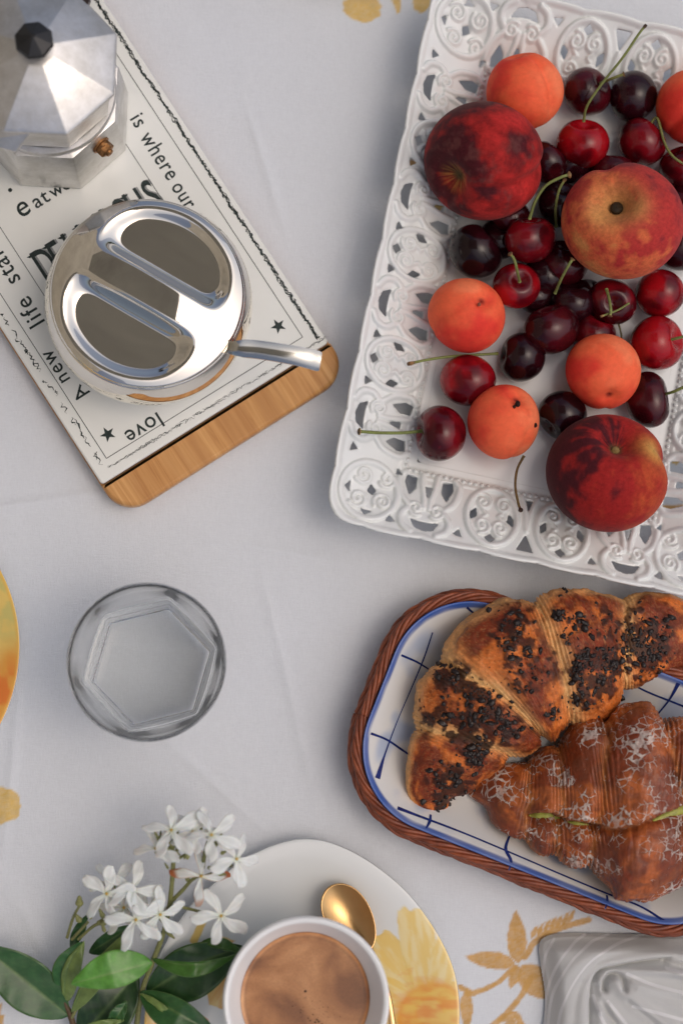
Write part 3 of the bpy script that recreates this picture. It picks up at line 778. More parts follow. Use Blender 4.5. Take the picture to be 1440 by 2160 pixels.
# ================================================================== openwork ceramic tray
ta_ = math.radians(-11.8); tx = np.array((math.cos(ta_), math.sin(ta_), 0)); ty = np.array((-tx[1], tx[0], 0))
IW, IL, VW, RISE, ZB = 150.0, 252.0, 45.5, 26.0, 8.0
TO = P(864, 984, 9)                     # inner corner of the floor, near left
def tr(x, y, z): return TO * (1, 1, 0) + np.multiply.outer(x, tx) + np.multiply.outer(y, ty) + np.multiply.outer(z, np.array((0, 0, 1.0)))
tray = thing('openwork_tray', 'white ceramic tray with a pierced scrollwork border and bead trim, full of fruit', 'tray', tuple(tr(IW / 2, IL / 2, 0.3)))
def build_tray():
    st = 0.7
    xs = np.arange(-VW - 3, IW + VW + 3.1, st); ys = np.arange(-VW - 3, IL + VW + 3.1, st)
    X, Y = np.meshgrid(xs, ys, indexing='ij')
    ax = np.maximum(np.maximum(-X, X - IW), 0); ay = np.maximum(np.maximum(-Y, Y - IL), 0)
    v = (ax ** 5 + ay ** 5) ** 0.2
    insd = np.minimum(np.minimum(X, IW - X), np.minimum(Y, IL - Y))
    vs = np.where(insd > 0, -insd, v)
    # outline scallops
    per = np.where(ay > ax, X - 13, Y - 22)
    Vo = VW + 1.3 * np.abs(np.sin(per / 17.6 * math.pi * 0.5)) ** 0.7
    H = np.full(X.shape, 1e3)            # hole sdf: negative inside a hole
    R = np.zeros(X.shape)                # ridge height
    def win(pts, m):
        pts = np.asarray(pts); i0, j0 = [int(max(0, (q - m - b) / st)) for q, b in zip(pts.min(0), (xs[0], ys[0]))]
        i1, j1 = [int((q + m - b) / st) + 2 for q, b in zip(pts.max(0), (xs[0], ys[0]))]
        return slice(max(i0, 0), max(i1, 1)), slice(max(j0, 0), max(j1, 1))
    def ridge(pts, w=2.0, h=2.0):
        h = h * 1.2
        s = win(pts, w + 1)
        if X[s].size == 0: return
        d = seg_dist(X[s], Y[s], pts); R[s] = np.maximum(R[s], h * np.sqrt(np.maximum(0, 1 - (d / w) ** 2)))
    def hole(pts, rnd=0.8):
        rnd = rnd - 0.35
        s = win(pts, 4)
        if X[s].size == 0: return
        H[s] = np.minimum(H[s], -(sdf(X[s], Y[s], pts)) - rnd)
    def frame(side):
        # returns map (s along side from its start corner, w outwards) -> xy
        return {'b': lambda s, w: (s, -w), 't': lambda s, w: (s, IL + w), 'l': lambda s, w: (-w, s), 'r': lambda s, w: (IW + w, s)}[side]
    def mp(fr, s0, pts, mir=1): return np.array([fr(s0 + mir * a, w) for a, w in pts])
    def spiral(fr, s0, cs, cw, r, a0, turns=1.6, dirn=1, mir=1, w=1.25, h=1.9):
        t = np.linspace(0, 1, 40); a = a0 + dirn * t * turns * 2 * math.pi; q = r * (1 - t * 0.86)
        ridge(mp(fr, s0, np.stack((cs + q * np.cos(a), cw + q * np.sin(a)), 1), mir), w, h)
    def ell(cs, cw, a, b, a0=0, a1=2 * math.pi, n=40):
        t = np.linspace(a0, a1, n); return np.stack((cs + a * np.cos(t), cw + b * np.sin(t)), 1)
    def motifX(fr, s0):
        ridge(mp(fr, s0, ell(0, 21.5, 15.5, 18)), 1.9, 2.3)
        for m_ in (1, -1):
            spiral(fr, s0, 6.3, 12.8, 5.2, -1.2, 1.5, -1, m_); spiral(fr, s0, 5.6, 28.0, 5.2, 1.4, 1.5, 1, m_)
            ridge(mp(fr, s0, [(6, 18), (3.5, 20.5), (6, 23)], m_), 1.2, 1.5)
            hole(mp(fr, s0, [(10.3, 18.2), (13.0, 21), (12.6, 24.8), (9.7, 22.6)], m_))
        hole(mp(fr, s0, [(-2.6, 35.4), (0, 33.2), (2.6, 35.4), (0, 37.6)]))
    def motifY(fr, s0):
        for m_ in (1, -1):
            spiral(fr, s0, 6.4, 26.0, 5.0, 2.2, 1.5, -1, m_)
            ridge(mp(fr, s0, spline([(1.8, 25), (2.2, 18), (4.0, 10), (4.6, 3.5)], 8), m_), 1.9, 2.0)
            ridge(mp(fr, s0, spline([(11.4, 27), (14.6, 32), (13.2, 38), (8, 41.5)], 8), m_), 2.1, 2.2)
            ridge(mp(fr, s0, spline([(11, 24.5), (16.5, 18), (18.4, 8), (15, 3.5)], 8), m_), 2.0, 2.1)
            hole(mp(fr, s0, [(8.6, 6.5), (13.6, 5.8), (14.4, 10), (11.3, 17.2), (8.4, 13)], m_), 0.9)
            hole(mp(fr, s0, [(17.8, 37.6), (21.0, 34.2), (23.0, 38.4)], m_), 0.5)
        hole(mp(fr, s0, [(-8.3, 33.6), (-3, 34.6), (3, 34.6), (8.3, 33.6), (5.5, 38.2), (0, 39.6), (-5.5, 38.2)]), 0.6)
        hole(mp(fr, s0, [(-1.9, 11.2), (1.9, 11.2), (0.5, 17.5), (-0.5, 17.5)]), 0.5)
    for sd_ in 'bt':
        fr = frame(sd_)
        for s0 in (13.5, 136.5): motifY(fr, s0)
        for s0 in (53.5, 96.5): motifX(fr, s0)
        hole(mp(fr, 75, [(-4.2, 38.5), (0, 29.5), (4.2, 38.5)]), 0.9)
        ridge(mp(fr, 75, spline([(-5, 4), (-2, 12), (0, 26)], 8)), 1.7, 1.8); ridge(mp(fr, 75, spline([(5, 4), (2, 12), (0, 26)], 8)), 1.7, 1.8)
        hole(mp(fr, 75, [(-1.8, 6), (1.8, 6), (0, 13)]), 0.5)
    for sd_ in 'lr':
        fr = frame(sd_)
        for k, s0 in enumerate((22, 57, 92, 126, 160, 195, 230)): (motifY if k % 2 == 0 else motifX)(fr, s0)
    for cxx, cyy, sx, sy in ((0, 0, -1, -1), (IW, 0, 1, -1), (0, IL, -1, 1), (IW, IL, 1, 1)):
        fr = lambda a, b, cxx=cxx, cyy=cyy, sx=sx, sy=sy: (cxx + sx * a, cyy + sy * b)
        for (a, b, r, d) in ((12, 12, 5.5, 1), (27, 13, 5.6, 1), (13, 27, 5.6, -1), (28, 28, 5.8, 1)): spiral(fr, 0, a, b, r, 0.6, 1.6, d)
        ridge(mp(fr, 0, ell(22, 22, 17.5, 17.5)), 2.0, 2.2)
        for h_ in ([(18, 20.5), (21.5, 17.5), (23, 22), (19.5, 23.5)], [(34.5, 19), (37, 22.5), (34, 25)], [(19, 34.5), (22.5, 37), (25, 34)], [(4, 6.5), (7, 3.5), (7, 7)]): hole(mp(fr, 0, h_), 0.6)
    # rim roll and inner moulding
    dr = np.abs(v - (Vo - 1.9)); R = np.maximum(R, 2.1 * np.sqrt(np.maximum(0, 1 - (dr / 2.2) ** 2)) * (v > 20))
    di = np.abs(v - 5.2); R = np.maximum(R, 0.7 * np.sqrt(np.maximum(0, 1 - (di / 1.2) ** 2)) * (insd <= 0))
    F = np.minimum(H, Vo - v); F = np.where(insd > 4.0, -1.0, F)      # the floor is its own part
    F = np.minimum(F, 4.0 - insd)
    ed = np.clip(np.minimum(H, Vo - v) / 1.9, 0, 1)
    Z = ZB + 1.2 + RISE * np.clip(v / VW, 0, 1.2) ** 1.1 + R - 1.3 * (1 - np.sqrt(np.maximum(0, 1 - (1 - ed) ** 2)))
    # marching squares
    W = tr(X.ravel(), Y.ravel(), Z.ravel()); ni, nj = X.shape; Ff = F.ravel(); idx = np.arange(ni * nj).reshape(ni, nj)
    q = np.stack((idx[:-1, :-1], idx[1:, :-1], idx[1:, 1:], idx[:-1, 1:]), -1).reshape(-1, 4)
    pos = Ff[q] > 0; npos = pos.sum(1)
    faces = [tuple(a) for a in q[npos == 4].tolist()]
    verts = list(W); ecache = {}
    def ev(a, b):
        k = (a, b) if a < b else (b, a)
        if k not in ecache:
            t = Ff[a] / (Ff[a] - Ff[b]); t = min(max(t, 0.02), 0.98)
            ecache[k] = len(verts); verts.append(W[a] + (W[b] - W[a]) * t)
        return ecache[k]
    for cell, pp in zip(q[(npos > 0) & (npos < 4)].tolist(), pos[(npos > 0) & (npos < 4)]):
        poly = []
        for k in range(4):
            a, b = cell[k], cell[(k + 1) % 4]; pa, pb = pp[k], pp[(k + 1) % 4]
            if pa: poly.append(a)
            if pa != pb: poly.append(ev(a, b))
        if len(poly) >= 3: faces.append(tuple(poly))
    verts = np.array(verts); used = np.unique(np.concatenate([np.array(f) for f in faces])); mpi = np.full(len(verts), -1); mpi[used] = np.arange(len(used))
    g = G(); g.add(verts[used], [tuple(mpi[list(f)].tolist()) for f in faces])
    o = obj('pierced_border', g, M_ceram, tray)
    so = o.modifiers.new('solid', 'SOLIDIFY'); so.thickness = 0.003; so.offset = -1
    g = G(); prism(g, [tuple(tr(a, b, 0)[:2]) for a, b in roundpoly(3.2, 3.2, IW - 3.2, IL - 3.2, (5,) * 4)], 2.5, ZB + 1.15, bev=0.5); obj('tray_floor', g, M_ceram, tray, angle=40)
    g = G(); prism(g, [tuple(tr(a, b, 0)[:2]) for a, b in roundpoly(12, 12, IW - 12, IL - 12, (5,) * 4)], 0.3, 2.45, bev=0.4); obj('foot', g, M_ceram, tray, angle=40)
    g = G(); step = 3.75
    L = [(a, -2.4) for a in np.arange(0, IW + .1, IW / 40)] + [(a, IL + 2.4) for a in np.arange(0, IW + .1, IW / 40)] + [(-2.4, b) for b in np.arange(0, IL + .1, IL / 67)] + [(IW + 2.4, b) for b in np.arange(0, IL + .1, IL / 67)]
    for a, b in L: ball(g, tr(a, b, ZB + 1.2 + RISE * (2.4 / VW) ** 1.1 + 0.3), 1.35, 7, 10)
    obj('bead_trim', g, M_ceram, tray, kind='stuff')
build_tray()
ZF = ZB + 1.2      # the tray's floor

# ================================================================== fruit
def basis(dirv):
    d = np.asarray(dirv, float); d /= np.linalg.norm(d)
    a = np.cross(d, (0.3, 0.9, 0.1)); a /= np.linalg.norm(a); b = np.cross(d, a); return a, b, d
def fruit(px, py, rpx, z, axis, nu, nv, shape, color, name, label, cat, mat, group, part='skin', sq=(1, 1)):
    """shape(phi 0..pi from the stem, theta)->radius factor; color(dir,phi,theta)->rgb; axis: stem direction in place coords"""
    c = P(px, py, z); r = rpx * (HC - z) / 1105.0 / FPX * 1105.0
    a, b, d = basis(axis)
    u = np.linspace(0.001, math.pi - 0.001, nu); t = np.arange(nv) / nv * 2 * math.pi
    U, Tt = np.meshgrid(u, t, indexing='ij'); rr, ax_ = shape(U, Tt)
    loc = (rr * np.sin(U) * np.cos(Tt))[..., None] * a * sq[0] + (rr * np.sin(U) * np.sin(Tt))[..., None] * b * sq[1] + (ax_)[..., None] * d
    V = c + r * loc
    C = color(loc, U, Tt)
    g = G(); g.add(V.reshape(-1, 3), gridf(nu, nv, False, True) + [tuple(range(nv))[::-1], tuple((nu - 1) * nv + k for k in range(nv))], C.reshape(-1, 3))
    T0 = thing(name, label, cat, tuple(c - (0, 0, r)), group)
    obj(part, g, mat, T0)
    return T0, c, r, d
def sut(axis, tgt):
    a, b, d = basis(axis); return math.atan2(np.dot(tgt, b), np.dot(tgt, a))
def peach_shape(dim, suture_t, sd=0.06, ph=0.0):
    def f(U, Tt):
        rr = 1.0 + 0.02 * np.cos(2 * Tt + ph)
        su = np.exp(-((np.angle(np.exp(1j * (Tt - suture_t))) / 0.22) ** 2)) * np.sin(U) ** 0.5 * np.where(U < 2.5, 1, 0.6)
        rr = rr * (1 - sd * su)
        ax_ = np.cos(U) * 0.94 - dim * np.exp(-(U / 0.33) ** 2) + 0.05 * np.exp(-((math.pi - U) / 0.3) ** 2) * -1
        return rr, ax_
    return f
DKR, RED, ORG, YLW = np.array((0.060, 0.008, 0.012)), np.array((0.30, 0.016, 0.015)), np.array((0.60, 0.13, 0.035)), np.array((0.62, 0.36, 0.09))
def peach_col(kind, seed):
    def f(loc, U, Tt):
        p = loc * 2.2 + seed * 5
        n1 = fbm(p, 3, seed); st = fbm(np.stack((Tt * 6.5, U * 1.5, loc[..., 2] * 0 + seed), -1), 4, seed + 3)
        st = 0.5 * st + 0.5 * fbm(np.stack((np.cos(Tt) * 6, np.sin(Tt) * 6, U * 1.2), -1), 4, seed + 4)
        pit = np.exp(-(U / 0.42) ** 2)
        if kind == 'dark':
            m = n1 * 0.60 + 0.40 * fbm(loc * 6.5 + seed, 4, seed + 20) + 0.30 * (st - 0.5) + 0.05 + 0.20 * (loc @ np.array((0.55, -0.45, 0.2)))
            c = lerp3(DKR * 1.1, RED, sstep(0.44, 0.66, m)); c = lerp3(c, RED * 1.5, sstep(0.62, 0.76, m))
            c = lerp3(c, YLW * 0.6, sstep(0.5, 0.95, pit) * sstep(0.30, 0.75, st) * 0.7)
            fz = fbm(loc * 9, 3, seed + 9); c = lerp3(c, (0.15, 0.05, 0.045), 0.5 * sstep(0.5, 0.72, fz) * sstep(0.62, 0.3, n1))
        elif kind == 'pale':
            side = loc @ np.array((0.55, 0.42, 0.0)); mo = fbm(loc * 6 + 3, 4, seed + 12)
            m = 0.55 * n1 + 0.50 * mo + 0.22 * (st - 0.5) + 0.34 * side + 0.10
            OR2 = np.array((0.60, 0.125, 0.05)); c = lerp3(np.array((0.66, 0.27, 0.085)), OR2, sstep(0.24, 0.42, m)); c = lerp3(c, (0.42, 0.035, 0.032), sstep(0.44, 0.60, m)); c = lerp3(c, DKR * 2.4, sstep(0.70, 0.9, m) * 0.7)
            yp = np.exp(-(((loc - np.array((-0.55, -0.02, 0.85))) ** 2).sum(-1)) / 0.07) + 0.5 * np.exp(-(((loc - np.array((0.02, -0.02, 0.98))) ** 2).sum(-1)) / 0.05) + 0.8 * pit
            c = lerp3(c, np.array((0.62, 0.40, 0.12)), np.clip(yp, 0, 1) * sstep(0.25, 0.6, mo + 0.15) * 0.75)
        else:
            side = loc @ np.array((0.75, -0.25, 0.1))
            m = n1 * 0.5 + 0.38 * fbm(loc * 7 + seed, 4, seed + 20) + 0.7 * (st - 0.5) + 0.45 * side + 0.1
            c = lerp3(DKR * 1.1, RED * 1.05, sstep(0.3, 0.55, m)); c = lerp3(c, ORG * (0.85, 0.75, 0.8), sstep(0.62, 1.0, m) * 0.6)
            spot = np.exp(-(((loc - np.array((0.62, 0.28, 0.62))) ** 2).sum(-1)) / 0.05); c = lerp3(c, YLW, 0.85 * spot)
        c = lerp3(c, np.array((0.10, 0.07, 0.03)), sstep(0.16, 0.03, U))
        return c
    return f
PG = 'ripe peaches on the tray'
p1, c1, r1, d1 = fruit(1020, 340, 132, ZF + 33, (-0.72, -0.52, 0.42), 110, 140, peach_shape(0.34, sut((-0.72, -0.52, 0.42), (0.05, -0.72, 0.68)), 0.15), peach_col('dark', 2), 'peach', 'dark red peach in the upper left of the tray, lying on its side', 'peach', M_peach, PG, sq=(1.03, 1.0))
p2, c2, r2, d2 = fruit(1312, 466, 130, ZF + 47, (-0.38, 0.13, 0.91), 120, 150, peach_shape(0.46, sut((-0.38, 0.13, 0.91), (-0.25, 0.95, 0.1)), 0.13), peach_col('pale', 5), 'peach', 'yellow and red peach with its open stem pit facing up, on the cherries', 'peach', M_peach, PG, sq=(1.02, 1.0))
p3, c3, r3, d3 = fruit(1280, 998, 130, ZF + 35, (0.06, 0.50, 0.80), 120, 150, peach_shape(0.38, sut((0.06, 0.50, 0.80), (0.8, 0.3, 0.5)), 0.13), peach_col('streak', 8), 'peach', 'streaky red peach at the lower edge of the tray, its stem scar turned up', 'peach', M_peach, PG, sq=(1.0, 1.02))
for t_, c_, r_, d_, q in ((p2, c2, r2, d2, 0.62), (p3, c3, r3, d3, 0.66)):
    g = G(); ball(g, c_ + d_ * r_ * q * 0.86, r_ * (0.115 if q < 0.65 else 0.075), 6, 10, (0.03, 0.02, 0.01) if q < 0.65 else (0.25, 0.17, 0.06), (1, 1, 0.6)); obj('scar_pit_dark', g, M_stem, t_)  # near black ball stands for the shade inside the open pit; brown one is a scar
def apri_shape(su_t, sd=0.10, dim=0.16, w=0.16):
    def f(U, Tt):
        su = np.exp(-((np.angle(np.exp(1j * (Tt - su_t))) / w) ** 2)) * np.sin(U) ** 0.7
        rr = 1.0 * (1 - sd * su) + 0.012 * np.cos(3 * Tt) + 0.022 * np.cos(2 * Tt + 1.3 * su_t) + 0.02 * np.sin(2 * U + su_t)
        return rr, np.cos(U) * 0.97 - dim * np.exp(-(U / 0.26) ** 2)
    return f
AO, AR, AY = np.array((0.88, 0.145, 0.062)), np.array((0.74, 0.050, 0.034)), np.array((0.90, 0.22, 0.10))
def apri_col(seed, bias, vec):
    def f(loc, U, Tt):
        m = fbm(loc * 1.7 + seed, 3, seed) + 0.42 * (loc @ np.asarray(vec, float)) + bias
        c = lerp3(AY, AO, sstep(0.1, 0.42, m)); c = lerp3(c, AR, sstep(0.45, 0.95, m))
        n = vnoise(loc * 11 + seed, seed + 1); c = lerp3(c, AR * 0.85, 0.22 * sstep(0.80, 0.95, n) * (vnoise(loc * 3, seed + 2) > 0.4))
        return lerp3(c, np.array((0.25, 0.03, 0.02)), sstep(0.14, 0.02, U))
    return f
AG = 'apricots on the tray'
AL = [(1105, 192, 87, 24, (-0.3, 0.95, 0.5), sut((-0.3, 0.95, 0.5), (0.55, -0.1, 0.8)), 0.10, 3, 0.0, (-0.6, -0.3, 0), 'apricot with a deep seam behind the dark red peach, top of the tray', (1.03, 0.96)),
      (1424 + 38, 226, 84, 24, (0.3, 0.3, 0.6), 1.0, 0.08, 4, 0.10, (-0.3, -0.8, 0), 'orange red apricot cut by the right edge, near the top of the tray', (1, 1)),
      (983, 666, 84, 23, (0.35, 0.25, 0.9), 0.6, 0.03, 5, 0.10, (0.2, -0.8, 0), 'coral apricot with a faint grey bruise, left side of the tray', (1.0, 0.96)),
      (1062, 889, 80, 22, (0.28, 0.55, 0.75), sut((0.28, 0.55, 0.75), (0.5, -0.6, 0.6)), 0.04, 6, -0.05, (-0.7, 0.35, 0), 'apricot with two small black holes, between the two lowest cherries', (1.0, 1.03)),
      (1271, 784, 84, 24, (0.05, -0.75, 0.50), sut((0.05, -0.75, 0.50), (0.02, -1, -0.2)), 0.09, 7, -0.02, (-0.7, -0.6, 0), 'pale orange apricot touching the top of the lowest peach', (1.02, 0.96))]
APS = []
for (x, y, r, z, ax_, st, sdp, seed, bias, vec, lab, sq) in AL:
    APS.append(fruit(x, y, r, ZF + z - 1, ax_, 64, 96, apri_shape(st, sdp * 1.5 + 0.02, 0.16), apri_col(seed, bias, vec), 'apricot', lab, 'apricot', M_apricot, AG, sq=sq))
def surf_pt(c, r, px, py):
    z = c[2]
    for _ in range(8):
        p = P(px, py, z); d = math.hypot(p[0] - c[0], p[1] - c[1]); z = c[2] + math.sqrt(max(r * r - d * d, 0.01))
    return P(px, py, z)
for k, pts in ((3, [(1091, 852, 1.7), (1128, 897, 1.3), (1084, 858, 1.0)]), (2, [(1010, 642, 1.1)])):
    t_, c_, r_, _ = APS[k]
    for (x, y, q) in pts:
        g = G(); p = surf_pt(c_, r_ * 0.985, x, y); n_ = (p - c_) / r_; ball(g, p, q, 6, 9, (0.02, 0.008, 0.005) if k == 3 else (0.30, 0.09, 0.05), (1, 1.2, 0.9)); obj('blemish', g, M_stem, t_)
def cherry_shape(seed):
    r = np.random.RandomState(seed); a1, a2 = r.uniform(0, 6.28, 2)
    def f(U, Tt):
        n = np.sin(U)
        rr = 1.0 + 0.025 * np.cos(2 * Tt + a1) * n + 0.05 * n * np.cos(U) 
        rr = rr * (1 - 0.045 * np.exp(-((np.angle(np.exp(1j * (Tt - a2))) / 0.35) ** 2)) * np.exp(-(U / 1.1) ** 2))
        return rr, np.cos(U) * 0.93 - 0.33 * np.exp(-(U / 0.36) ** 2) - 0.04 * np.exp(-((math.pi - U) / 0.3) ** 2) * -1
    return f
CC = {'bright': ((0.34, 0.005, 0.010), (0.10, 0.002, 0.006)), 'red': ((0.17, 0.004, 0.009), (0.05, 0.002, 0.005)), 'dark': ((0.065, 0.004, 0.008), (0.022, 0.002, 0.004)), 'black': ((0.022, 0.003, 0.006), (0.009, 0.002, 0.003))}
def cherry_col(kind, seed):
    a, b = CC[kind]
    def f(loc, U, Tt):
        m = fbm(loc * 1.4 + seed * 3.1, 2, seed)
        c = lerp3(b, a, sstep(0.3, 0.62, m)); sp = vnoise(loc * 16 + seed, seed)
        return lerp3(c, np.array(a) * 1.5, 0.3 * sstep(0.85, 0.97, sp))
    return f
CG = 'cherries heaped on the tray'
# px, py, r, z above floor, stem direction, kind, label, squeeze
CH = [
 (1237, 194, 50, 15, (0.7, 0.25, 0.75), 'dark', 'dark red cherry right of the top apricot, its pit turned right', (1.08, .95)),
 (1335, 203, 51, 15, (-0.6, 0.2, -0.4), 'black', 'near black glossy cherry at the top of the tray beside the right apricot', (1, 1)),
 (1228, 304, 54, 17, (0.0, 0.75, 0.65), 'bright', 'bright red cherry with a long stem reaching up over the tray border', (1.02, .98)),
 (1352, 300, 50, 15, (0.6, 0.6, 0.2), 'red', 'red cherry above the yellow and red peach, under the black cherry', (1, 1)),
 (1437, 352, 46, 16, (-0.4, 0.7, 0.4), 'red', 'red cherry cut by the right edge under a curved green stem', (1, 1)),
 (1152, 342, 44, 14, (0.3, 0.4, 0.2), 'dark', 'dark cherry peeping out right of the dark red peach', (1, 1)),
 (1118, 505, 51, 27, (-0.05, 0.85, 0.45), 'red', 'tall red cherry just below the dark red peach, with a curved stem', (.92, 1.12)),
 (1002, 531, 56, 15, (0.6, 0.5, 0.3), 'black', 'blackish cherry below the dark red peach at the tray wall', (1, 1)),
 (1088, 604, 47, 22, (0.05, 0.1, 1.0), 'bright', 'shiny red cherry with its short stem standing straight up', (1, 1)),
 (1163, 694, 54, 22, (-0.3, 0.9, 0.4), 'dark', 'plum dark cherry with a wrinkled highlight in the middle of the heap', (.92, 1.12)),
 (1100, 754, 50, 14, (-0.95, 0.1, 0.1), 'black', 'dark cherry with its stem running left under the coral apricot', (1.04, .98)),
 (985, 803, 54, 15, (0.3, 0.3, -0.5), 'bright', 'bright red cherry directly below the coral apricot', (1.04, .96)),
 (928, 914, 55, 15, (-0.97, 0.02, 0.15), 'red', 'lowest left cherry, deep red, its stem pointing left over the border', (1, 1.02)),
 (1186, 876, 51, 14, (-0.6, -0.5, 0.1), 'black', 'black cherry between the two lower apricots and the lowest peach', (1, 1)),
 (1366, 843, 49, 16, (0.95, 0.12, 0.35), 'dark', 'wrinkled plum coloured cherry right of the lowest apricot', (.9, 1.14)),
 (1384, 724, 57, 16, (0.75, 0.05, 0.6), 'bright', 'large dented red cherry by the right tray wall', (1.02, .98)),
 (1390, 620, 50, 16, (0.4, 0.5, -0.4), 'bright', 'round red cherry right below the yellow and red peach', (1, 1)),
 (1290, 636, 48, 18, (-0.1, -0.3, 0.9), 'red', 'dark red cherry with two short stem ends on top', (1.05, .92)),
 (1188, 556, 50, 13, (0.1, 0.7, 0.6), 'dark', 'dark cherry left of the yellow and red peach, deep in the heap', (1, 1)),
 (1205, 640, 46, 15, (0, 0.8, 0.4), 'black', 'black cherry in the shade behind the plum dark one', (1, 1)),
 (1250, 706, 46, 12, (0.2, 0.5, 0.3), 'red', 'red cherry half hidden above the pale orange apricot', (1, 1)),
 (1432, 522, 50, 15, (0.2, 0.6, 0.4), 'dark', 'dark cherry at the right edge beside the yellow and red peach', (1, 1)),
 (1180, 432, 48, 13, (0.1, 0.6, 0.7), 'black', 'black cherry deep between the dark peach and the yellow and red one', (1, 1)),
 (1292, 368, 46, 13, (0.1, 0.9, 0.2), 'dark', 'dark red cherry almost hidden above the yellow and red peach', (1, 1)),
 (1446, 432, 44, 13, (0.1, 0.5, 0.6), 'dark', 'dark cherry at the right edge under the red one', (1, 1)),
 (1075, 458, 40, 12, (0.1, 0.5, 0.6), 'dark', 'dark cherry mostly hidden under the dark red peach', (1, 1)),
 (1052, 505, 42, 10, (0.1, 0.5, 0.6), 'black', 'black cherry under the tall red one', (1, 1)),
 (1240, 632, 42, 10, (0.4, 0.5, 0.6), 'black', 'black cherry low between the two dark middle cherries', (1, 1)),
 (1205, 350, 40, 10, (0.1, 0.5, -0.6), 'black', 'black cherry under the bright red one with the long stem', (1, 1)),
 (1148, 585, 44, 11, (0.1, 0.5, -0.6), 'black', 'black cherry right of the shiny red one', (1, 1)),
 (1130, 622, 40, 11, (0.1, 0.5, 0.6), 'black', 'black cherry at the bottom of the heap under the shiny red one', (1, 1))]
CHS = []
for k, (x, y, r, z, ax_, kind, lab, sq) in enumerate(CH):
    CHS.append(fruit(x, y, r * 1.09, ZF + z, ax_, 44, 60, cherry_shape(k), cherry_col(kind, k), 'cherry', lab, 'cherry', M_cherry, CG, sq=sq))
GRN, BRN = np.array((0.20, 0.235, 0.07)), np.array((0.17, 0.085, 0.035))
def stem(par, pts, r0=0.75, tip=1.5, name='stem', brown=0.0, tipc=(0.30, 0.17, 0.07), parent_thing=True):
    """pts [(px,py,z)] from the fruit outwards; swollen tip"""
    path = spline([P(*p) for p in pts], 8); n = len(path); t = np.linspace(0, 1, n)
    rad = r0 * (1 + 0.25 * np.exp(-t / 0.05)); rad = rad + (tip - r0) * sstep(0.90, 0.965, t) * (1 - 0.45 * sstep(0.97, 1.0, t))
    rad = rad * (1 + 0.05 * rng.uniform(-1, 1, n))
    base = GRN * (1 - brown) + BRN * brown
    c = lerp3(base, np.asarray(tipc), sstep(0.88, 0.94, t)); c = lerp3(c, np.array((0.07, 0.035, 0.02)), 0.6 * (vnoise(np.stack((t * 40, 0 * t, 0 * t), -1), 3) > 0.62) * (t > 0.9))
    c = c * (0.85 + 0.3 * vnoise(np.stack((t * 9, 0 * t + 3, 0 * t), -1), 6))[:, None]
    g = G(); tube(g, path, rad, 9, np.repeat(c, 9, 0)); return obj(name, g, M_stem, par)
zf = ZF
stem(CHS[2][0], [(1230, 256, zf + 27), (1237, 224, zf + 36), (1266, 180, zf + 44), (1312, 122, zf + 54), (1346, 72, zf + 60), (1362, 52, zf + 62)], 0.8, 1.05, tipc=(0.05, 0.03, 0.02))
stem(CHS[0][0], [(1266, 176, zf + 22), (1284, 168, zf + 34), (1302, 161, zf + 38), (1316, 156, zf + 39)], 0.9, 1.9, brown=0.2)
stem(CHS[3][0], [(1370, 262, zf + 22), (1385, 250, zf + 26), (1400, 300, zf + 30), (1418, 330, zf + 34), (1450, 352, zf + 34)], 0.8, 0.9, brown=0.15)
stem(CHS[6][0], [(1116, 462, zf + 38), (1128, 425, zf + 46), (1150, 392, zf + 52), (1182, 374, zf + 56), (1203, 368, zf + 56)], 0.9, 2.1)
stem(CHS[22][0], [(1172, 478, zf + 20), (1171, 440, zf + 38), (1178, 402, zf + 48), (1192, 376, zf + 52)], 0.8, 1.2)
stem(CHS[8][0], [(1095, 594, zf + 34), (1090, 572, zf + 46), (1084, 548, zf + 53), (1074, 534, zf + 56)], 0.85, 1.7)
stem(CHS[9][0], [(1170, 618, zf + 32), (1182, 590, zf + 45), (1198, 560, zf + 54), (1208, 545, zf + 56)], 0.85, 1.8)
stem(CHS[10][0], [(1050, 746, zf + 15), (1012, 748, zf + 15), (950, 752, zf + 17), (895, 760, zf + 24), (860, 768, zf + 30)], 0.85, 1.3)
stem(CHS[12][0], [(892, 909, zf + 14), (850, 913, zf + 17), (800, 913, zf + 24), (770, 911, zf + 32), (756, 910, zf + 34)], 1.0, 2.3, tipc=(0.36, 0.26, 0.11))
stem(CHS[14][0], [(1400, 832, zf + 18), (1420, 826, zf + 24), (1450, 812, zf + 30)], 0.95, 1.1)
stem(CHS[15][0], [(1404, 718, zf + 28), (1425, 714, zf + 33), (1455, 706, zf + 38)], 0.9, 1.0)
stem(CHS[17][0], [(1278, 610, zf + 34), (1284, 632, zf + 38), (1287, 655, zf + 40), (1285, 668, zf + 40)], 0.9, 1.7)
stem(CHS[17][0], [(1325, 640, zf + 33), (1300, 655, zf + 38), (1265, 668, zf + 39)], 0.6, 0.9, name='stem_stub')
stem(CHS[20][0], [(1302, 678, zf + 8), (1308, 700, zf + 5), (1312, 730, zf + 3)], 0.6, 0.7, brown=0.5)
lt = thing('loose_stalk', 'brown cherry stem without its cherry, hanging over the lower tray border', 'cherry stem', tuple(P(1100, 966, zf + 10)))
stem(lt, [(1104, 962, zf + 12), (1090, 990, zf + 14), (1086, 1025, zf + 18), (1092, 1060, zf + 24), (1098, 1078, zf + 28)], 0.8, 1.5, brown=0.8, tipc=(0.05, 0.02, 0.012))

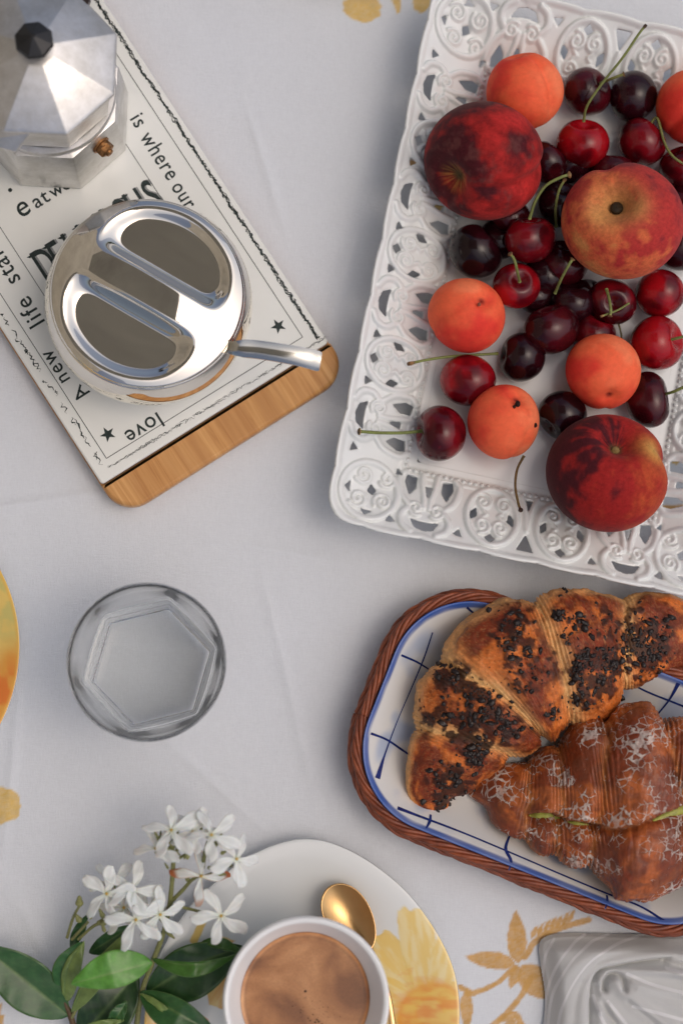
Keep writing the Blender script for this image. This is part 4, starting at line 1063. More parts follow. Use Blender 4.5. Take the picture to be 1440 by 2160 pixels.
# ================================================================== wicker basket and checked dish
da = math.radians(-22.0); dx_ = np.array((math.cos(da), math.sin(da), 0)); dy_ = np.array((-dx_[1], dx_[0], 0))
ZR = 34.0
DO = P(1203, 1607, ZR); DL, DW, DR = 118.5, 68.5, 48.0
def DP(a, b, z): return DO * (1, 1, 0) + np.multiply.outer(a, dx_) + np.multiply.outer(b, dy_) + np.multiply.outer(z, np.array((0, 0, 1.0)))
def rr_sd(x, y, L=DL, W=DW, R=DR):
    qx, qy = np.abs(x) - (L - R), np.abs(y) - (W - R)
    return R - (np.hypot(np.maximum(qx, 0), np.maximum(qy, 0)) + np.minimum(np.maximum(qx, qy), 0))
def dish_z(d): return 7.0 + (ZR - 7.0) * (1 - sstep(0, 1, np.clip((d + 3) / 33, 0, 1)) ** 0.75)
def rr_path(L, W, R, n=240):
    return resample(np.array(roundpoly(-L, -W, L, W, (R,) * 4, 24) + [(-L, -W + R)]), n + 1)[:-1]
dish = thing('checked_dish', 'white dish with a blue rim and blue check lines, set in the wicker basket', 'dish', tuple(DP(0, 0, 5.0)))
def build_dish():
    g = G(); nd, npth = 46, 320; ds = np.r_[np.linspace(0, 36, 34), np.linspace(38, 62, 12)]
    rows, cols = [], []
    BL, WH = np.array((0.025, 0.09, 0.36)), np.array((0.70, 0.71, 0.69))
    for d in ds:
        p = rr_path(DL - d, max(DW - d, 1.0), max(DR - d * 0.72, 0.9), npth); z = dish_z(rr_sd(p[:, 0], p[:, 1]))
        if d < 0.01: z = z + 0.0
        rows.append(DP(p[:, 0], p[:, 1], z + (0.5 if d < 1.2 else 0)))
        m = fbm(np.c_[p / 17.0, np.zeros(npth)], 2, 12); c = lerp3(WH, (0.36, 0.45, 0.62), sstep(0.52, 0.74, m) * sstep(2, 8, np.full(npth, d)) * 0.8)
        k = (1 - sstep(2.0, 3.0, np.full(npth, d) + 0.8 * (vnoise(np.c_[p / 9, np.zeros(npth)], 4) - .5))) * (0.82 + 0.18 * vnoise(np.c_[p / 12, np.zeros(npth)], 5)); c = lerp3(c, BL, k); cols.append(c)
    p = rr_path(DL + 0.6, DW + 0.6, DR + 0.4, npth); lip = [DP(p[:, 0], p[:, 1], np.full(npth, ZR - 1.2))]
    for d, z in ((3, ZR - 9), (10, 17), (20, 8), (30, 4.0), (40, 3.8)):
        p = rr_path(DL - d, DW - d, DR - d * 0.72, npth); lip.append(DP(p[:, 0], p[:, 1], np.full(npth, z)))
    allr = lip[::-1] + rows; allc = [np.tile(WH, (npth, 1))] * (len(lip) - 1) + [np.tile(BL, (npth, 1))] + cols
    allc = allc[:len(allr)]
    f = gridf(len(allr), npth, False, True); f += [tuple(range(npth)), tuple((len(allr) - 1) * npth + k for k in range(npth))[::-1]]
    g.add(np.concatenate(allr), f, np.concatenate(allc)); obj('dish_body', g, M_paint, dish)
build_dish()
M_blue = simple('cobalt_line', (0.012, 0.03, 0.16), 0.25, nscale=200, amp=0.4)
def dish_line(pts, w):
    path = []
    for x, y in spline(pts, 10):
        z = 20.0
        for _ in range(8):
            p = P(x, y, z); q = p - DO; a, b = q @ dx_, q @ dy_; z = float(dish_z(np.array(rr_sd(a, b)))) + 0.35
        path.append(P(x, y, z))
    g = G(); n = len(path); t = np.linspace(0, 1, n); ww = np.interp(t, np.linspace(0, 1, len(w)), w)
    rib = np.array(path)
    def hz(x, y):
        q0 = np.stack((x, y, 0 * x), 1) - DO * (1, 1, 0); return dish_z(rr_sd(q0 @ dx_, q0 @ dy_)) + 0.3
    ribbon(g, rib, ww, hz=hz); obj('check_line', g, M_blue, dish)
dish_line([(912, 1334), (893, 1390), (868, 1450), (838, 1520), (812, 1590), (796, 1642)], [0.8, 1.0, 0.7, 0.6, 1.0, 3.4])
dish_line([(846, 1382), (880, 1397), (912, 1417)], [1.3, 1.2, 0.7])
dish_line([(782, 1547), (815, 1560), (845, 1580), (866, 1594)], [1.5, 1.2, 1.3, 1.0])
dish_line([(838, 1704), (880, 1720), (975, 1756), (1080, 1800), (1180, 1843), (1280, 1885), (1350, 1912), (1402, 1944)], [2.0, 1.4, 1.0, 0.9, 0.9, 1.0, 1.1, 1.6])
dish_line([(908, 1718), (906, 1732), (897, 1750)], [1.2, 1.9, 0.8])
dish_line([(1075, 1760), (1066, 1790), (1077, 1815), (1073, 1836)], [1.0, 2.0, 1.8, 0.8])
dish_line([(1279, 1888), (1280, 1902), (1275, 1918)], [1.2, 1.6, 0.8])
dish_line([(984, 1281), (997, 1292), (1015, 1300)], [1.4, 1.0, 0.9])
dish_line([(1325, 1440), (1370, 1462), (1440, 1490), (1480, 1510)], [0.9, 1.0, 1.1, 1.0])
dish_line([(1432, 1437), (1412, 1474), (1385, 1508)], [2.6, 1.2, 1.0])
bsk = thing('wicker_basket', 'red brown braided wicker basket holding the checked dish', 'basket', tuple(DP(0, 0, 0.3)))
def rope(off, z0_, A, Bz, n, pitch, sr, hand, seed, name='braided_strand', fl=1.0):
    r = np.random.RandomState(seed)
    base = rr_path(DL + off, DW + off, DR + off, 900)
    L = np.linalg.norm(np.roll(base, -1, 0) - base, axis=1); s = np.r_[0, np.cumsum(L)][:-1]; tot = L.sum(); turns = round(tot / pitch)
    Tn = np.roll(base, -1, 0) - np.roll(base, 1, 0); Tn /= np.linalg.norm(Tn, axis=1)[:, None]; Nn = np.stack((Tn[:, 1], -Tn[:, 0]), 1)
    for k in range(n):
        ph = hand * s / tot * turns * 2 * math.pi + k * 2 * math.pi / n
        jit = 0.35 * np.sin(s / tot * 2 * math.pi * r.randint(15, 30) + r.rand() * 6)
        o_, zz = (A + jit) * np.cos(ph), z0_ + (Bz + jit) * np.sin(ph)
        q = base + Nn * o_[:, None]
        cc = lerp3((0.12, 0.024, 0.009), (0.33, 0.080, 0.026), fbm(np.stack((s / 9, 0 * s + k * 7 + seed, 0 * s), -1), 2, seed))
        rad = sr * (0.9 + 0.25 * fbm(np.stack((s / 14, 0 * s + k, 0 * s), -1), 2, seed + 1))
        g = G(); tube(g, DP(q[:, 0], q[:, 1], zz), rad, 7, np.repeat(cc, 7, 0), closed=True); obj(name, g, M_wicker, bsk)
rope(3.6, 28.0, 2.2, 2.4, 6, 60, 1.25, 1, 1)
rope(5.4, 22.5, 2.4, 3.0, 6, 58, 1.25, -1, 2)
rope(5.0, 16.5, 2.4, 3.0, 5, 58, 1.35, -1, 3)
rope(4.5, 10.0, 2.2, 3.0, 5, 58, 1.35, 1, 4)
rope(2.0, 4.5, 2.2, 3.0, 5, 58, 1.35, -1, 5)
g = G(); p = rr_path(DL - 2, DW - 2, DR, 120); prism(g, [tuple(DP(a, b, 0)[:2]) for a, b in p], 0.6, 3.6, (0.14, 0.035, 0.014)); obj('basket_base', g, M_wicker, bsk, angle=40)

CLS = [(1340, 1345, 26, 60), (1370, 1380, 34, 80), (1390, 1330, 26, 34), (1290, 1400, 30, 60), (1250, 1440, 40, 60), (1222, 1480, 22, 26), (1240, 1390, 26, 60), (1185, 1300, 12, 26), (1190, 1345, 14, 18), (1188, 1248, 8, 9),
          (1215, 1315, 18, 30), (1270, 1310, 34, 24), (1090, 1345, 32, 40), (1060, 1330, 30, 26), (1110, 1430, 34, 26), (1085, 1400, 30, 22), (1160, 1500, 22, 18), (960, 1440, 34, 50), (1000, 1475, 34, 70), (1040, 1510, 36, 80),
          (1070, 1540, 28, 50), (935, 1430, 22, 26), (990, 1540, 50, 40), (1000, 1595, 24, 80), (960, 1650, 34, 50), (925, 1640, 30, 24), (930, 1690, 24, 24), (1210, 1420, 12, 40), (1090, 1300, 50, 16), (1150, 1400, 50, 16), (1300, 1330, 50, 16), (1350, 1300, 50, 14), (920, 1500, 40, 24), (1215, 1470, 10, 26), (1350, 1400, 40, 24)]

# ================================================================== croissants
def croissant(spine, bounds, zfloor, kind, seed, hk=0.72, slit=None, nu=600, nv=210):
    sp_ = np.array(spine, float); zc = zfloor + hk * sp_[:, 2] * 0.272
    pts = np.array([list(P(x, y, z)) + [h * (HC - z) / FPX] for (x, y, h), z in zip(sp_, zc)])
    for _ in range(1):
        pts[:, 2] = zfloor + hk * pts[:, 3] * 0.93
    path = resample(spline(pts, 24), nu); path[:, 3] = np.maximum(path[:, 3], 0.6)
    C3 = path[:, :3]; a = path[:, 3]; Tn = np.gradient(C3, axis=0)
    k5 = np.ones(31) / 31; Tn = np.stack([np.convolve(np.pad(Tn[:, i], 15, mode='edge'), k5, 'valid') for i in range(3)], 1); Tn[:, 2] = 0
    Tn /= np.linalg.norm(Tn, axis=1)[:, None]; S = np.stack((-Tn[:, 1], Tn[:, 0], 0 * Tn[:, 0]), 1)   # S: left of travel = upper side of the picture
    th = np.arange(nv) / nv * 2 * math.pi; x = np.cos(th)
    cpx = PX(C3)
    def t_of(px, py):
        return np.argmin(np.hypot(cpx[:, 0] - px, cpx[:, 1] - py)) / (nu - 1.0)
    tt = np.linspace(0, 1, nu)[:, None] * np.ones(nv)
    XX = np.ones(nu)[:, None] * x
    bl = [(-0.02 * 0, 0.0)] + bounds + [(1.0, 1.0)]
    B = []
    for b in bl:
        if isinstance(b[0], tuple):
            def proj(p):
                # t at which the cross line through p meets the spine
                d = (cpx[:, 0] - p[0]) * PXT[:, 0] + (cpx[:, 1] - p[1]) * PXT[:, 1]
                near = np.hypot(cpx[:, 0] - p[0], cpx[:, 1] - p[1]) < 420
                q = np.where(near, np.abs(d), 1e9); return np.argmin(q) / (nu - 1.0)
            PXT = np.gradient(cpx, axis=0); PXT /= np.linalg.norm(PXT, axis=1)[:, None]
            tu, tl_ = proj(b[0]), proj(b[1])
            B.append(0.5 * (tu + tl_) + 0.5 * (tu - tl_) * XX)
        else: B.append(np.full((nu, nv), float(b[0])))
    wob = 0.010 * (fbm(np.stack((XX * 3, np.sin(th)[None, :] * 3 * np.ones((nu, 1)), 0 * XX + seed), -1), 2, seed) - 0.5) * 2
    f = np.zeros((nu, nv)); li = np.zeros((nu, nv), int); ln = np.ones((nu, nv))
    for k in range(len(B) - 1):
        lo, hi = B[k] + wob * (k > 0), B[k + 1] + wob * (k < len(B) - 2)
        m = (tt >= lo) & (tt <= hi + 1e-6); w = np.maximum(hi - lo, 1e-4)
        f = np.where(m, (tt - lo) / w, f); li = np.where(m, k, li); ln = np.where(m, w, ln)
    L = np.linalg.norm(np.diff(C3, axis=0), axis=1).sum()
    fm = f * ln * L; rm = (1 - f) * ln * L          # mm from the lobe's start and end
    first, last = li == 0, li == len(B) - 2
    e0 = np.where(first, 1.0, 1 - np.exp(-fm / 4.5)); e1 = np.where(last, 1.0, 1 - np.exp(-rm / 4.5))
    prof = 0.80 + 0.215 * np.minimum(e0, e1) ** 0.8 * (0.6 + 0.4 * np.sin(np.pi * np.clip(f, 0.02, 0.98)) ** 0.7)
    low0 = np.clip(fbm(np.stack((tt * 9, XX * 2.5, np.sin(th)[None, :] * np.ones((nu, 1)) + seed), -1), 2, seed + 4) * 2.4 - 0.8, 0, 1)
    lines = np.sin((tt * L * 3.1) + 5 * fbm(np.stack((XX * 2, tt * 9, 0 * tt + seed), -1), 2, seed + 2))   # laminations along the lobe edge
    near = (0.35 + 1.1 * low0) * np.exp(-(np.minimum(fm, rm) / (6.5 if kind == 'choc' else 5.0)) ** 2) * (~first | (rm < fm))
    low = fbm(np.stack((tt * L / 11, XX * a[:, None] / 9, np.sin(th)[None] * a[:, None] / 9 + seed), -1), 4, seed + 5) - 0.5
    low2 = fbm(np.stack((tt * L / 3.5, XX * a[:, None] / 3.5, np.sin(th)[None] * a[:, None] / 3.5 + seed), -1), 3, seed + 6) - 0.5
    R = prof + 0.09 * low + 0.035 * low2 + (0.022 if kind == 'choc' else 0.03) * lines * near
    hh_ = fbm(np.stack((tt * L / 5.0, XX * 1.6, np.sin(th)[None, :] * 1.6 * np.ones((nu, 1)) + seed * 3), -1), 4, seed + 30) * (16 if kind == 'choc' else 9)
    fr_ = hh_ - np.floor(hh_); terr = np.floor(hh_) + sstep(0.72, 0.95, fr_); flake = np.exp(-((fr_ - 0.84) / 0.10) ** 2)
    R = R + (0.0085 if kind == 'choc' else 0.006) * (terr - terr.mean())
    zz = np.sin(th)[None, :]
    U = np.sign(zz) * np.abs(zz) ** 0.9; U = np.where(U < -0.55, -0.55 + (U + 0.55) * 0.3, U)
    V = C3[:, None, :] + S[:, None, :] * (XX * R * a[:, None])[..., None]
    V[..., 2] = C3[:, None, 2] + U * R * (a[:, None] * hk)
    V[..., 2] = np.maximum(V[..., 2], zfloor)
    # colour
    brown, deep, pale = np.array((0.66, 0.165, 0.028)), np.array((0.23, 0.034, 0.008)), np.array((0.78, 0.44, 0.17))
    if kind == 'glaze': brown, deep, pale = np.array((0.44, 0.11, 0.026)), np.array((0.21, 0.040, 0.012)), np.array((0.62, 0.25, 0.075))
    n1 = fbm(np.stack((tt * L / 13, XX * 2.2, zz * 2 * np.ones_like(tt) + seed), -1), 4, seed + 8)
    c = lerp3(brown, deep, sstep(0.40, 0.56, n1))
    pe = np.exp(-(fm / (5.2 if kind == 'choc' else 1.5)) ** 1.6) * (~first) + 0.7 * np.exp(-rm / 2.2) * (~last)
    pe = pe * (0.55 + 0.9 * fbm(np.stack((tt * L / 2, XX * 3, 0 * tt), -1), 3, seed + 9)) * (1.15 if kind == 'choc' else 0.7)
    c = lerp3(c, pale, np.clip(pe, 0, 1))
    st = fbm(np.stack((tt * L / 0.8, XX * 1.5, 0 * tt + seed), -1), 2, seed + 10); c = c * (1 + 0.5 * (st - 0.5) * np.clip(near * 1.5, 0, 1))[..., None]; c = c * (1 + 0.22 * lines * near)[..., None]
    c = lerp3(c, pale * 0.9, flake * (0.38 if kind == 'choc' else 0.12) * (0.3 + 0.7 * vnoise(np.stack((tt * L / 6, XX * 4, 0 * tt), -1), seed)))
    side = sstep(0.35, -0.2, zz) * np.ones_like(tt); c = lerp3(c, pale * 0.85, side * 0.75)
    rimside = sstep(0.80, 0.99, XX) * sstep(-0.3, 0.3, zz); c = lerp3(c, pale, rimside * (0.7 if kind == 'choc' else 0.2))
    if slit is not None:
        q = PX(V); qx, qy = q[:, 0].reshape(nu, nv), q[:, 1].reshape(nu, nv)
        sx, sy = zip(*slit); d = (qy - np.interp(qx, sx, sy)) * 0.27
        d = d + 1.2 * (fbm(np.stack((qx / 10, 0 * qx, 0 * qx), -1), 2, 4) - 0.5)
        on = sstep(slit[0][0] - 6, slit[0][0] + 18, qx) * (zz > 0)
        dep = np.where(d > 0, -12.0 * np.exp(-d / 8.0), 1.5 * np.exp(d / 6.0)) * on
        V[..., 2] += dep
        edge = np.exp(-(d / 1.0) ** 2) * on; c = lerp3(c, (0.45, 0.20, 0.07), 0.8 * edge * vnoise(np.stack((qx / 3, qy / 3, 0 * qx), -1), 7))
        dk = on * (d > 0) * np.exp(-d / 2.0); c = lerp3(c, (0.30, 0.12, 0.04), 0.6 * dk)
    if kind == 'choc':
        q = PX(V); qx, qy = q[:, 0].reshape(nu, nv), q[:, 1].reshape(nu, nv); den = 0 * qx
        for cx, cy, s, n in CLS: den = np.maximum(den, np.exp(-((qx - cx) ** 2 + (qy - cy) ** 2) / (2 * (s * 0.8) ** 2)) * min(1.0, n / 40.0))
        nn_ = fbm(np.stack((qx / 13, qy / 13, 0 * qx), -1), 4, 91)
        k_ = sstep(0.50, 0.60, nn_ + 0.36 * (den - 0.36)) * sstep(0.10, 0.35, den) * (zz > -0.1)
        c = lerp3(c, (0.022, 0.008, 0.004), k_ * 0.93); V[..., 2] += 0.5 * k_
    g = G(); F = gridf(nu, nv, False, True) + [tuple(range(nv)), tuple((nu - 1) * nv + k for k in range(nv))[::-1]]
    g.add(V.reshape(-1, 3), F, c.reshape(-1, 3))
    return g, V, f, li, th, C3, a, fm, rm
zd = 8.0
sp1 = [(932, 1724, 12), (915, 1680, 52), (940, 1610, 88), (1000, 1510, 138), (1080, 1428, 158), (1205, 1385, 150), (1305, 1353, 110), (1380, 1338, 92), (1450, 1330, 74), (1520, 1328, 45), (1560, 1328, 8)]
bd1 = [((866, 1530), (1062, 1592)), ((925, 1398), (1150, 1562)), ((1120, 1255), (1200, 1538)), ((1312, 1248), (1312, 1462)), ((1450, 1250), (1460, 1405))]
g, V1, f1_, li1, th1, C1_, a1_, fm1, rm1 = croissant(sp1, bd1, zd, 'choc', 3, 0.62)
cr1 = thing('chocolate_croissant', 'browned croissant covered with melted chocolate bits, upper one in the basket', 'croissant', tuple(P(1150, 1400, zd)))
obj('pastry', g, M_crust, cr1)
def choc_bits():
    g = G(); r = np.random.RandomState(5)
    cl = CLS
    Q = PX(V1.reshape(-1, 3)); top = (np.sin(th1)[None, :] * np.ones((V1.shape[0], 1)) > 0.05).ravel(); VV = V1.reshape(-1, 3)[top]; Q = Q[top]
    for cx, cy, s, n in cl:
        for _ in range(int(n * 0.95)):
            x, y = r.normal(cx, s * 0.62), r.normal(cy, s * 0.62)
            k = np.argmin((Q[:, 0] - x) ** 2 + (Q[:, 1] - y) ** 2)
            if (Q[k, 0] - x) ** 2 + (Q[k, 1] - y) ** 2 > 60: continue
            s_ = min(2.2, 0.3 + r.exponential(0.55)); p = VV[k] + np.array((r.normal(0, .3), r.normal(0, .3), s_ * 0.1))
            b0 = G(); ball(b0, (0, 0, 0), s_, 5, 7, None, (r.uniform(.8, 1.7), r.uniform(.6, 1.1), 0.32))
            v = b0.v[0] * (1 + 0.25 * r.uniform(-1, 1, (len(b0.v[0]), 1))); an = r.rand() * 3.14; c_, s2 = math.cos(an), math.sin(an)
            v = v @ np.array(((c_, s2, 0), (-s2, c_, 0), (0, 0, 1))); g.add(v + p, b0.f)
    obj('chocolate_bits', g, M_choc, cr1, kind='stuff')
choc_bits()
sp2 = [(988, 1674, 8), (1035, 1668, 52), (1100, 1685, 92), (1185, 1690, 138), (1290, 1684, 196), (1360, 1692, 205), (1440, 1704, 186), (1520, 1716, 146), (1600, 1728, 86), (1640, 1734, 12)]
bd2 = [((1112, 1600), (1104, 1760)), ((1176, 1560), (1164, 1822)), ((1276, 1480), (1236, 1868)), ((1398, 1500), (1440, 1870)), ((1530, 1560), (1530, 1860))]
SL = [(1108, 1716), (1160, 1714), (1200, 1729), (1250, 1736), (1300, 1749), (1345, 1740), (1400, 1716), (1440, 1700), (1560, 1660), (1700, 1620)]
g, V2_, f2_, li2, th2, C2_, a2_, fm2, rm2 = croissant(sp2, bd2, zd, 'glaze', 11, 0.60, slit=SL)
cr2 = thing('glazed_croissant', 'sugar glazed croissant slit open over green cream, lower one in the basket', 'croissant', tuple(P(1320, 1690, zd)))
obj('pastry', g, M_glazed, cr2)
def cream():
    Q = PX(V2_.reshape(-1, 3)); top = (np.sin(th2)[None, :] * np.ones((V2_.shape[0], 1)) > 0.1).ravel(); VV = V2_.reshape(-1, 3)[top]; Q = Q[top]
    for xs_ in ((1116, 1180), (1376, 1520), (1196, 1240)):
        pts = []
        for x in np.linspace(xs_[0], xs_[1], 12):
            y = np.interp(x, *zip(*SL)) + 5; k = np.argmin((Q[:, 0] - x) ** 2 + (Q[:, 1] - y) ** 2); pts.append(P(x, y, VV[k][2] + 0.3))
        pts = np.array(pts); pts[:, 2] += rng.uniform(-.3, .3, 12); rad = 3.0 * np.sin(np.linspace(0.25, 2.9, 12)) * rng.uniform(.7, 1.15, 12)
        if xs_[0] == 1196: rad *= 0.45
        g = G(); tube(g, pts, rad, 9, flat=0.6); obj('cream_filling', g, M_cream, cr2)
cream()

# ================================================================== painted plates, cup, coffee, gold spoon
def plate(cx, cy, R, z0, name, label, painter, nr=130, nth=520, rf=None):
    c = P(cx, cy, z0 + 13); t0 = thing(name, label, 'plate', (c[0], c[1], 0.3), 'white plates painted with a yellow flower')
    rs = np.linspace(0.5, R, nr); th = np.arange(nth) / nth * 2 * math.pi
    q = rs / R; z = z0 + 4.0 + 9.5 * sstep(0.48, 1.0, q) ** 1.2; z[-1] -= 0.25
    fk = np.ones(nth) if rf is None else np.interp(np.degrees(th), *rf, period=360)
    if rf is not None: fk = np.convolve(np.r_[fk[-20:], fk, fk[:20]], np.hanning(41) / np.hanning(41).sum(), 'valid')
    X = c[0] + rs[:, None] * np.cos(th) * fk; Y = c[1] + rs[:, None] * np.sin(th) * fk; Z = z[:, None] * np.ones(nth)
    V = np.stack((X, Y, Z), -1); pq = PX(V); C = painter(pq[:, 0], pq[:, 1], np.repeat(q, nth))
    g = G(); g.add(V.reshape(-1, 3), [f[::-1] for f in gridf(nr, nth, False, True)] + [tuple(range(nth))], C)
    g2 = [(R, z[-1]), (R + 0.5, z[-1] - 1.0), (R - 0.5, z[-1] - 2.2), (R * .75, z0 + 4.5), (R * .58, z0 + 1.2), (R * .55, z0), (R * .52, z0), (R * .5, z0 + 1.5), (2, z0 + 1.5)]
    pr_ = np.array(g2); k0 = len(g.v); lathe(g, pr_[::-1], nth, c[:2], np.array((0.70, 0.72, 0.70))); q3 = g.v[k0].reshape(-1, nth, 3); q3[..., 0] = c[0] + (q3[..., 0] - c[0]) * fk; q3[..., 1] = c[1] + (q3[..., 1] - c[1]) * fk
    obj('plate_body', g, M_paint, t0); return t0, c
WPL = np.array((0.71, 0.735, 0.725))
Y1, Y2, O1, O2 = np.array((0.78, 0.56, 0.16)), np.array((0.80, 0.66, 0.32)), np.array((0.76, 0.33, 0.06)), np.array((0.68, 0.14, 0.03))
def watercol(C, qx, qy, s, ca, cb, seed, direc=(0, 1), soft=2.5, amt=0.95):
    a = sstep(-soft * 0.3, soft, s + 3 * (fbm(np.stack((qx / 8, qy / 8, 0 * qx), -1), 3, seed) - 0.5)) * amt
    u = qx * direc[0] + qy * direc[1]; w = -qx * direc[1] + qy * direc[0]
    n = fbm(np.stack((u / 45, w / 9, 0 * u), -1), 4, seed + 1); c = lerp3(ca, cb, sstep(0.38, 0.66, n))
    c = c * (1 - 0.12 * np.exp(-np.maximum(s, 0) / 2.2))[:, None]
    return lerp3(C, c, a)
def petal(cx, cy, ang, r0, r1, w, seed):
    """one painted petal with a ragged tip, as px polygon"""
    r = np.random.RandomState(seed); a = math.radians(ang); d = np.array((math.cos(a), math.sin(a))); n = np.array((-d[1], d[0])); c = np.array((cx, cy))
    t = np.linspace(0, 1, 9); wid = w * (0.32 + 0.68 * np.sin(np.pi * (0.08 + 0.62 * t)))
    L = [c + d * (r0 + (r1 - r0) * q) - n * ww / 2 for q, ww in zip(t, wid)]
    tip = [c + d * (r1 + r.uniform(-6, 16)) + n * w * wid[-1] / w * k for k in np.linspace(-0.4, 0.4, 6)]
    Rr = [c + d * (r0 + (r1 - r0) * q) + n * ww / 2 for q, ww in zip(t[::-1], wid[::-1])]
    return np.array(L + tip + Rr)
def paint_main(qx, qy, q):
    C = np.tile(WPL, (len(qx), 1))
    for k, (an, r1, w) in enumerate(((-126, 190, 78), (-99, 222, 78), (-72, 190, 70), (-150, 150, 70), (-30, 150, 70), (175, 130, 70), (120, 120, 60))):
        s = sdf(qx, qy, petal(905, 2135, an, 25, r1, w, k)); d = (math.cos(math.radians(an)), math.sin(math.radians(an)))
        C = watercol(C, qx, qy, s, Y1, Y2, 30 + k, d)
    dd = np.hypot(qx - 915, qy - 2150); C = watercol(C, qx, qy, 78 - dd, Y1 * (1, .92, .7), O1, 50, (1, 0), 6)
    C = lerp3(C, O1, 0.55 * np.exp(-((dd - 74) / 8) ** 2)); C = lerp3(C, O2, 0.18 * sstep(0.5, 0.7, fbm(np.stack((qx / 20, qy / 12, 0 * qx), -1), 3, 5)) * (dd < 120))
    for k, pl in enumerate(([(398, 1985), (425, 1933), (440, 1938), (412, 2000)], [(300, 2160), (350, 2060), (400, 2010), (372, 2070), (350, 2180)], [(430, 2060), (480, 2000), (500, 2080), (470, 2130), (440, 2120)], [(418, 1990), (470, 1975), (500, 1985), (440, 2010)], [(330, 2190), (370, 2110), (440, 2150), (450, 2200)], [(240, 2200), (262, 2110), (310, 2120), (330, 2200)])):
        s = sdf(qx, qy, np.array(pl)); C = watercol(C, qx, qy, s, O1 * (1, 1.2, 1.2) if k else Y1, Y1 if k != 4 else O2, 70 + k, (0.5, -0.8))
    s = 11 - np.hypot(qx - 288, qy - 2158); C = lerp3(C, (0.02, 0.05, 0.02), sstep(0, 3, s))
    ang = np.arctan2(qy - 2132, qx - 617)
    C = lerp3(C, Y1, 0.45 * sstep(0.982, 0.99, q) * sstep(-0.66, -0.5, ang) * sstep(1.2, 1.0, ang))
    return C
pl1, plc = plate(617, 2132, 98.6, 0.4, 'painted_plate', 'white plate painted with yellow petals, under the coffee cup', paint_main, rf=([0, 10, 32, 57, 84, 105, 120, 150, 180, 225, 270, 330], [.985, .986, .955, .963, 1.01, .935, .87, .84, .86, .95, 1.0, 1.0]))
def paint_left(qx, qy, q):
    C = np.tile(Y1, (len(qx), 1)); n = fbm(np.stack((qx / 30, qy / 30, 0 * qx), -1), 4, 44)
    C = lerp3(C, O1, sstep(1340, 1400, qy + 60 * (n - .5)) * 0.9); C = lerp3(C, (0.50, 0.50, 0.18), 0.6 * sstep(1390, 1290, qy) * sstep(0.4, 0.6, n)); C = lerp3(C, O2 * 1.1, 0.7 * sstep(1370, 1450, qy) * sstep(0.45, 0.6, n))
    C = lerp3(C, Y1 * (1, .75, .4), 0.6 * sstep(0.975, 0.985, q)); return C
pl2, _ = plate(-311, 1370, 97.0, 0.4, 'painted_plate', 'yellow and orange painted plate cut by the left edge', paint_left, 90, 360)
def paint_top(qx, qy, q):
    C = np.tile(WPL, (len(qx), 1)); return lerp3(C, Y1 * (1, 1, 0.9), 0.8 * sstep(0.93, 0.97, q))
pl3, _ = plate(735, -352, 98.6, 0.4, 'painted_plate', 'yellow rimmed plate just reaching in at the top edge', paint_top, 60, 360)
ZC = 4.6
cc = P(646, 2112, 70)
cup = thing('coffee_cup', 'thick white cup with a thin red line below its rim, on the painted plate', 'cup', (cc[0], cc[1], ZC))
prof = [(2, ZC + 1), (24, ZC + 1), (25, ZC), (28, ZC), (29, ZC + 1.5), (34, ZC + 10), (40.5, ZC + 26), (44.2, ZC + 45), (45.6, ZC + 58), (46.0, ZC + 64), (45.8, ZC + 66.2), (44.8, ZC + 67.4), (43.4, ZC + 67.2), (42.2, ZC + 66), (39.5, ZC + 60), (36.4, ZC + 53), (34.0, ZC + 46), (30, ZC + 26), (24, ZC + 9), (8, ZC + 5)]
pr_ = spline(prof, 6)
colr = np.tile(np.array((0.80, 0.815, 0.81)), (len(pr_), 1)); mk = (pr_[:, 1] > ZC + 55.5) & (pr_[:, 1] < ZC + 59.8) & (pr_[:, 0] > 43) & (np.arange(len(pr_)) < len(pr_) * .6); colr[mk] = (0.55, 0.045, 0.02)
g = G(); lathe(g, pr_, 160, cc[:2], np.repeat(colr, 160, 0), capb=True, capt=True); obj('cup_body', g, M_paint, cup)
g = G(); hc = spline([(45, 0, ZC + 54), (58, 0, ZC + 56), (66, 0, ZC + 44), (62, 0, ZC + 28), (42, 0, ZC + 22)], 8); ha = math.radians(-100)
hp = np.stack((hc[:, 0] * math.cos(ha), hc[:, 0] * math.sin(ha), hc[:, 2]), 1) + cc * (1, 1, 0); tube(g, hp, 4.0, 14, (0.76, 0.77, 0.76)); obj('cup_handle', g, M_paint, cup)
zk = ZC + 52.0
g = G(); rs = np.linspace(0.3, 36.1, 50); th = np.arange(140) / 140 * 2 * math.pi
Z = zk + 0.5 * np.exp(-(36.1 - rs) / 0.8) + 0.0 * rs
cr = np.interp(rs, [0, 32.8, 33.4, 34.4, 35.2, 36.1], [1, 1, 0.72, 1.25, 1.5, 0.8])
cofc = P(648, 2105, zk)
V = np.stack((cc[0] + rs[:, None] * np.cos(th), cc[1] + rs[:, None] * np.sin(th), Z[:, None] * np.ones(140)), -1)
g.add(V.reshape(-1, 3), [f[::-1] for f in gridf(50, 140, False, True)] + [tuple(range(140))], np.repeat(np.stack((cr,) * 3, 1), 140, 0)); cof = obj('coffee', g, M_coffee, cup)
g = G(); r = np.random.RandomState(3)
bub = [(644, 2091, .75), (668, 2151, .55), (672, 2155, .6), (664, 2156, .5), (654, 2153, .4), (679, 2160, .4), (634, 2136, .35), (692, 2125, .3), (660, 2140, .4), (650, 2148, .35)] + [(r.uniform(610, 720), r.uniform(2110, 2162), r.uniform(.15, .3)) for _ in range(26)]
for x, y, s_ in bub: ball(g, P(x, y, zk - 0.0), s_, 5, 9, None, (1, 1, 0.25))
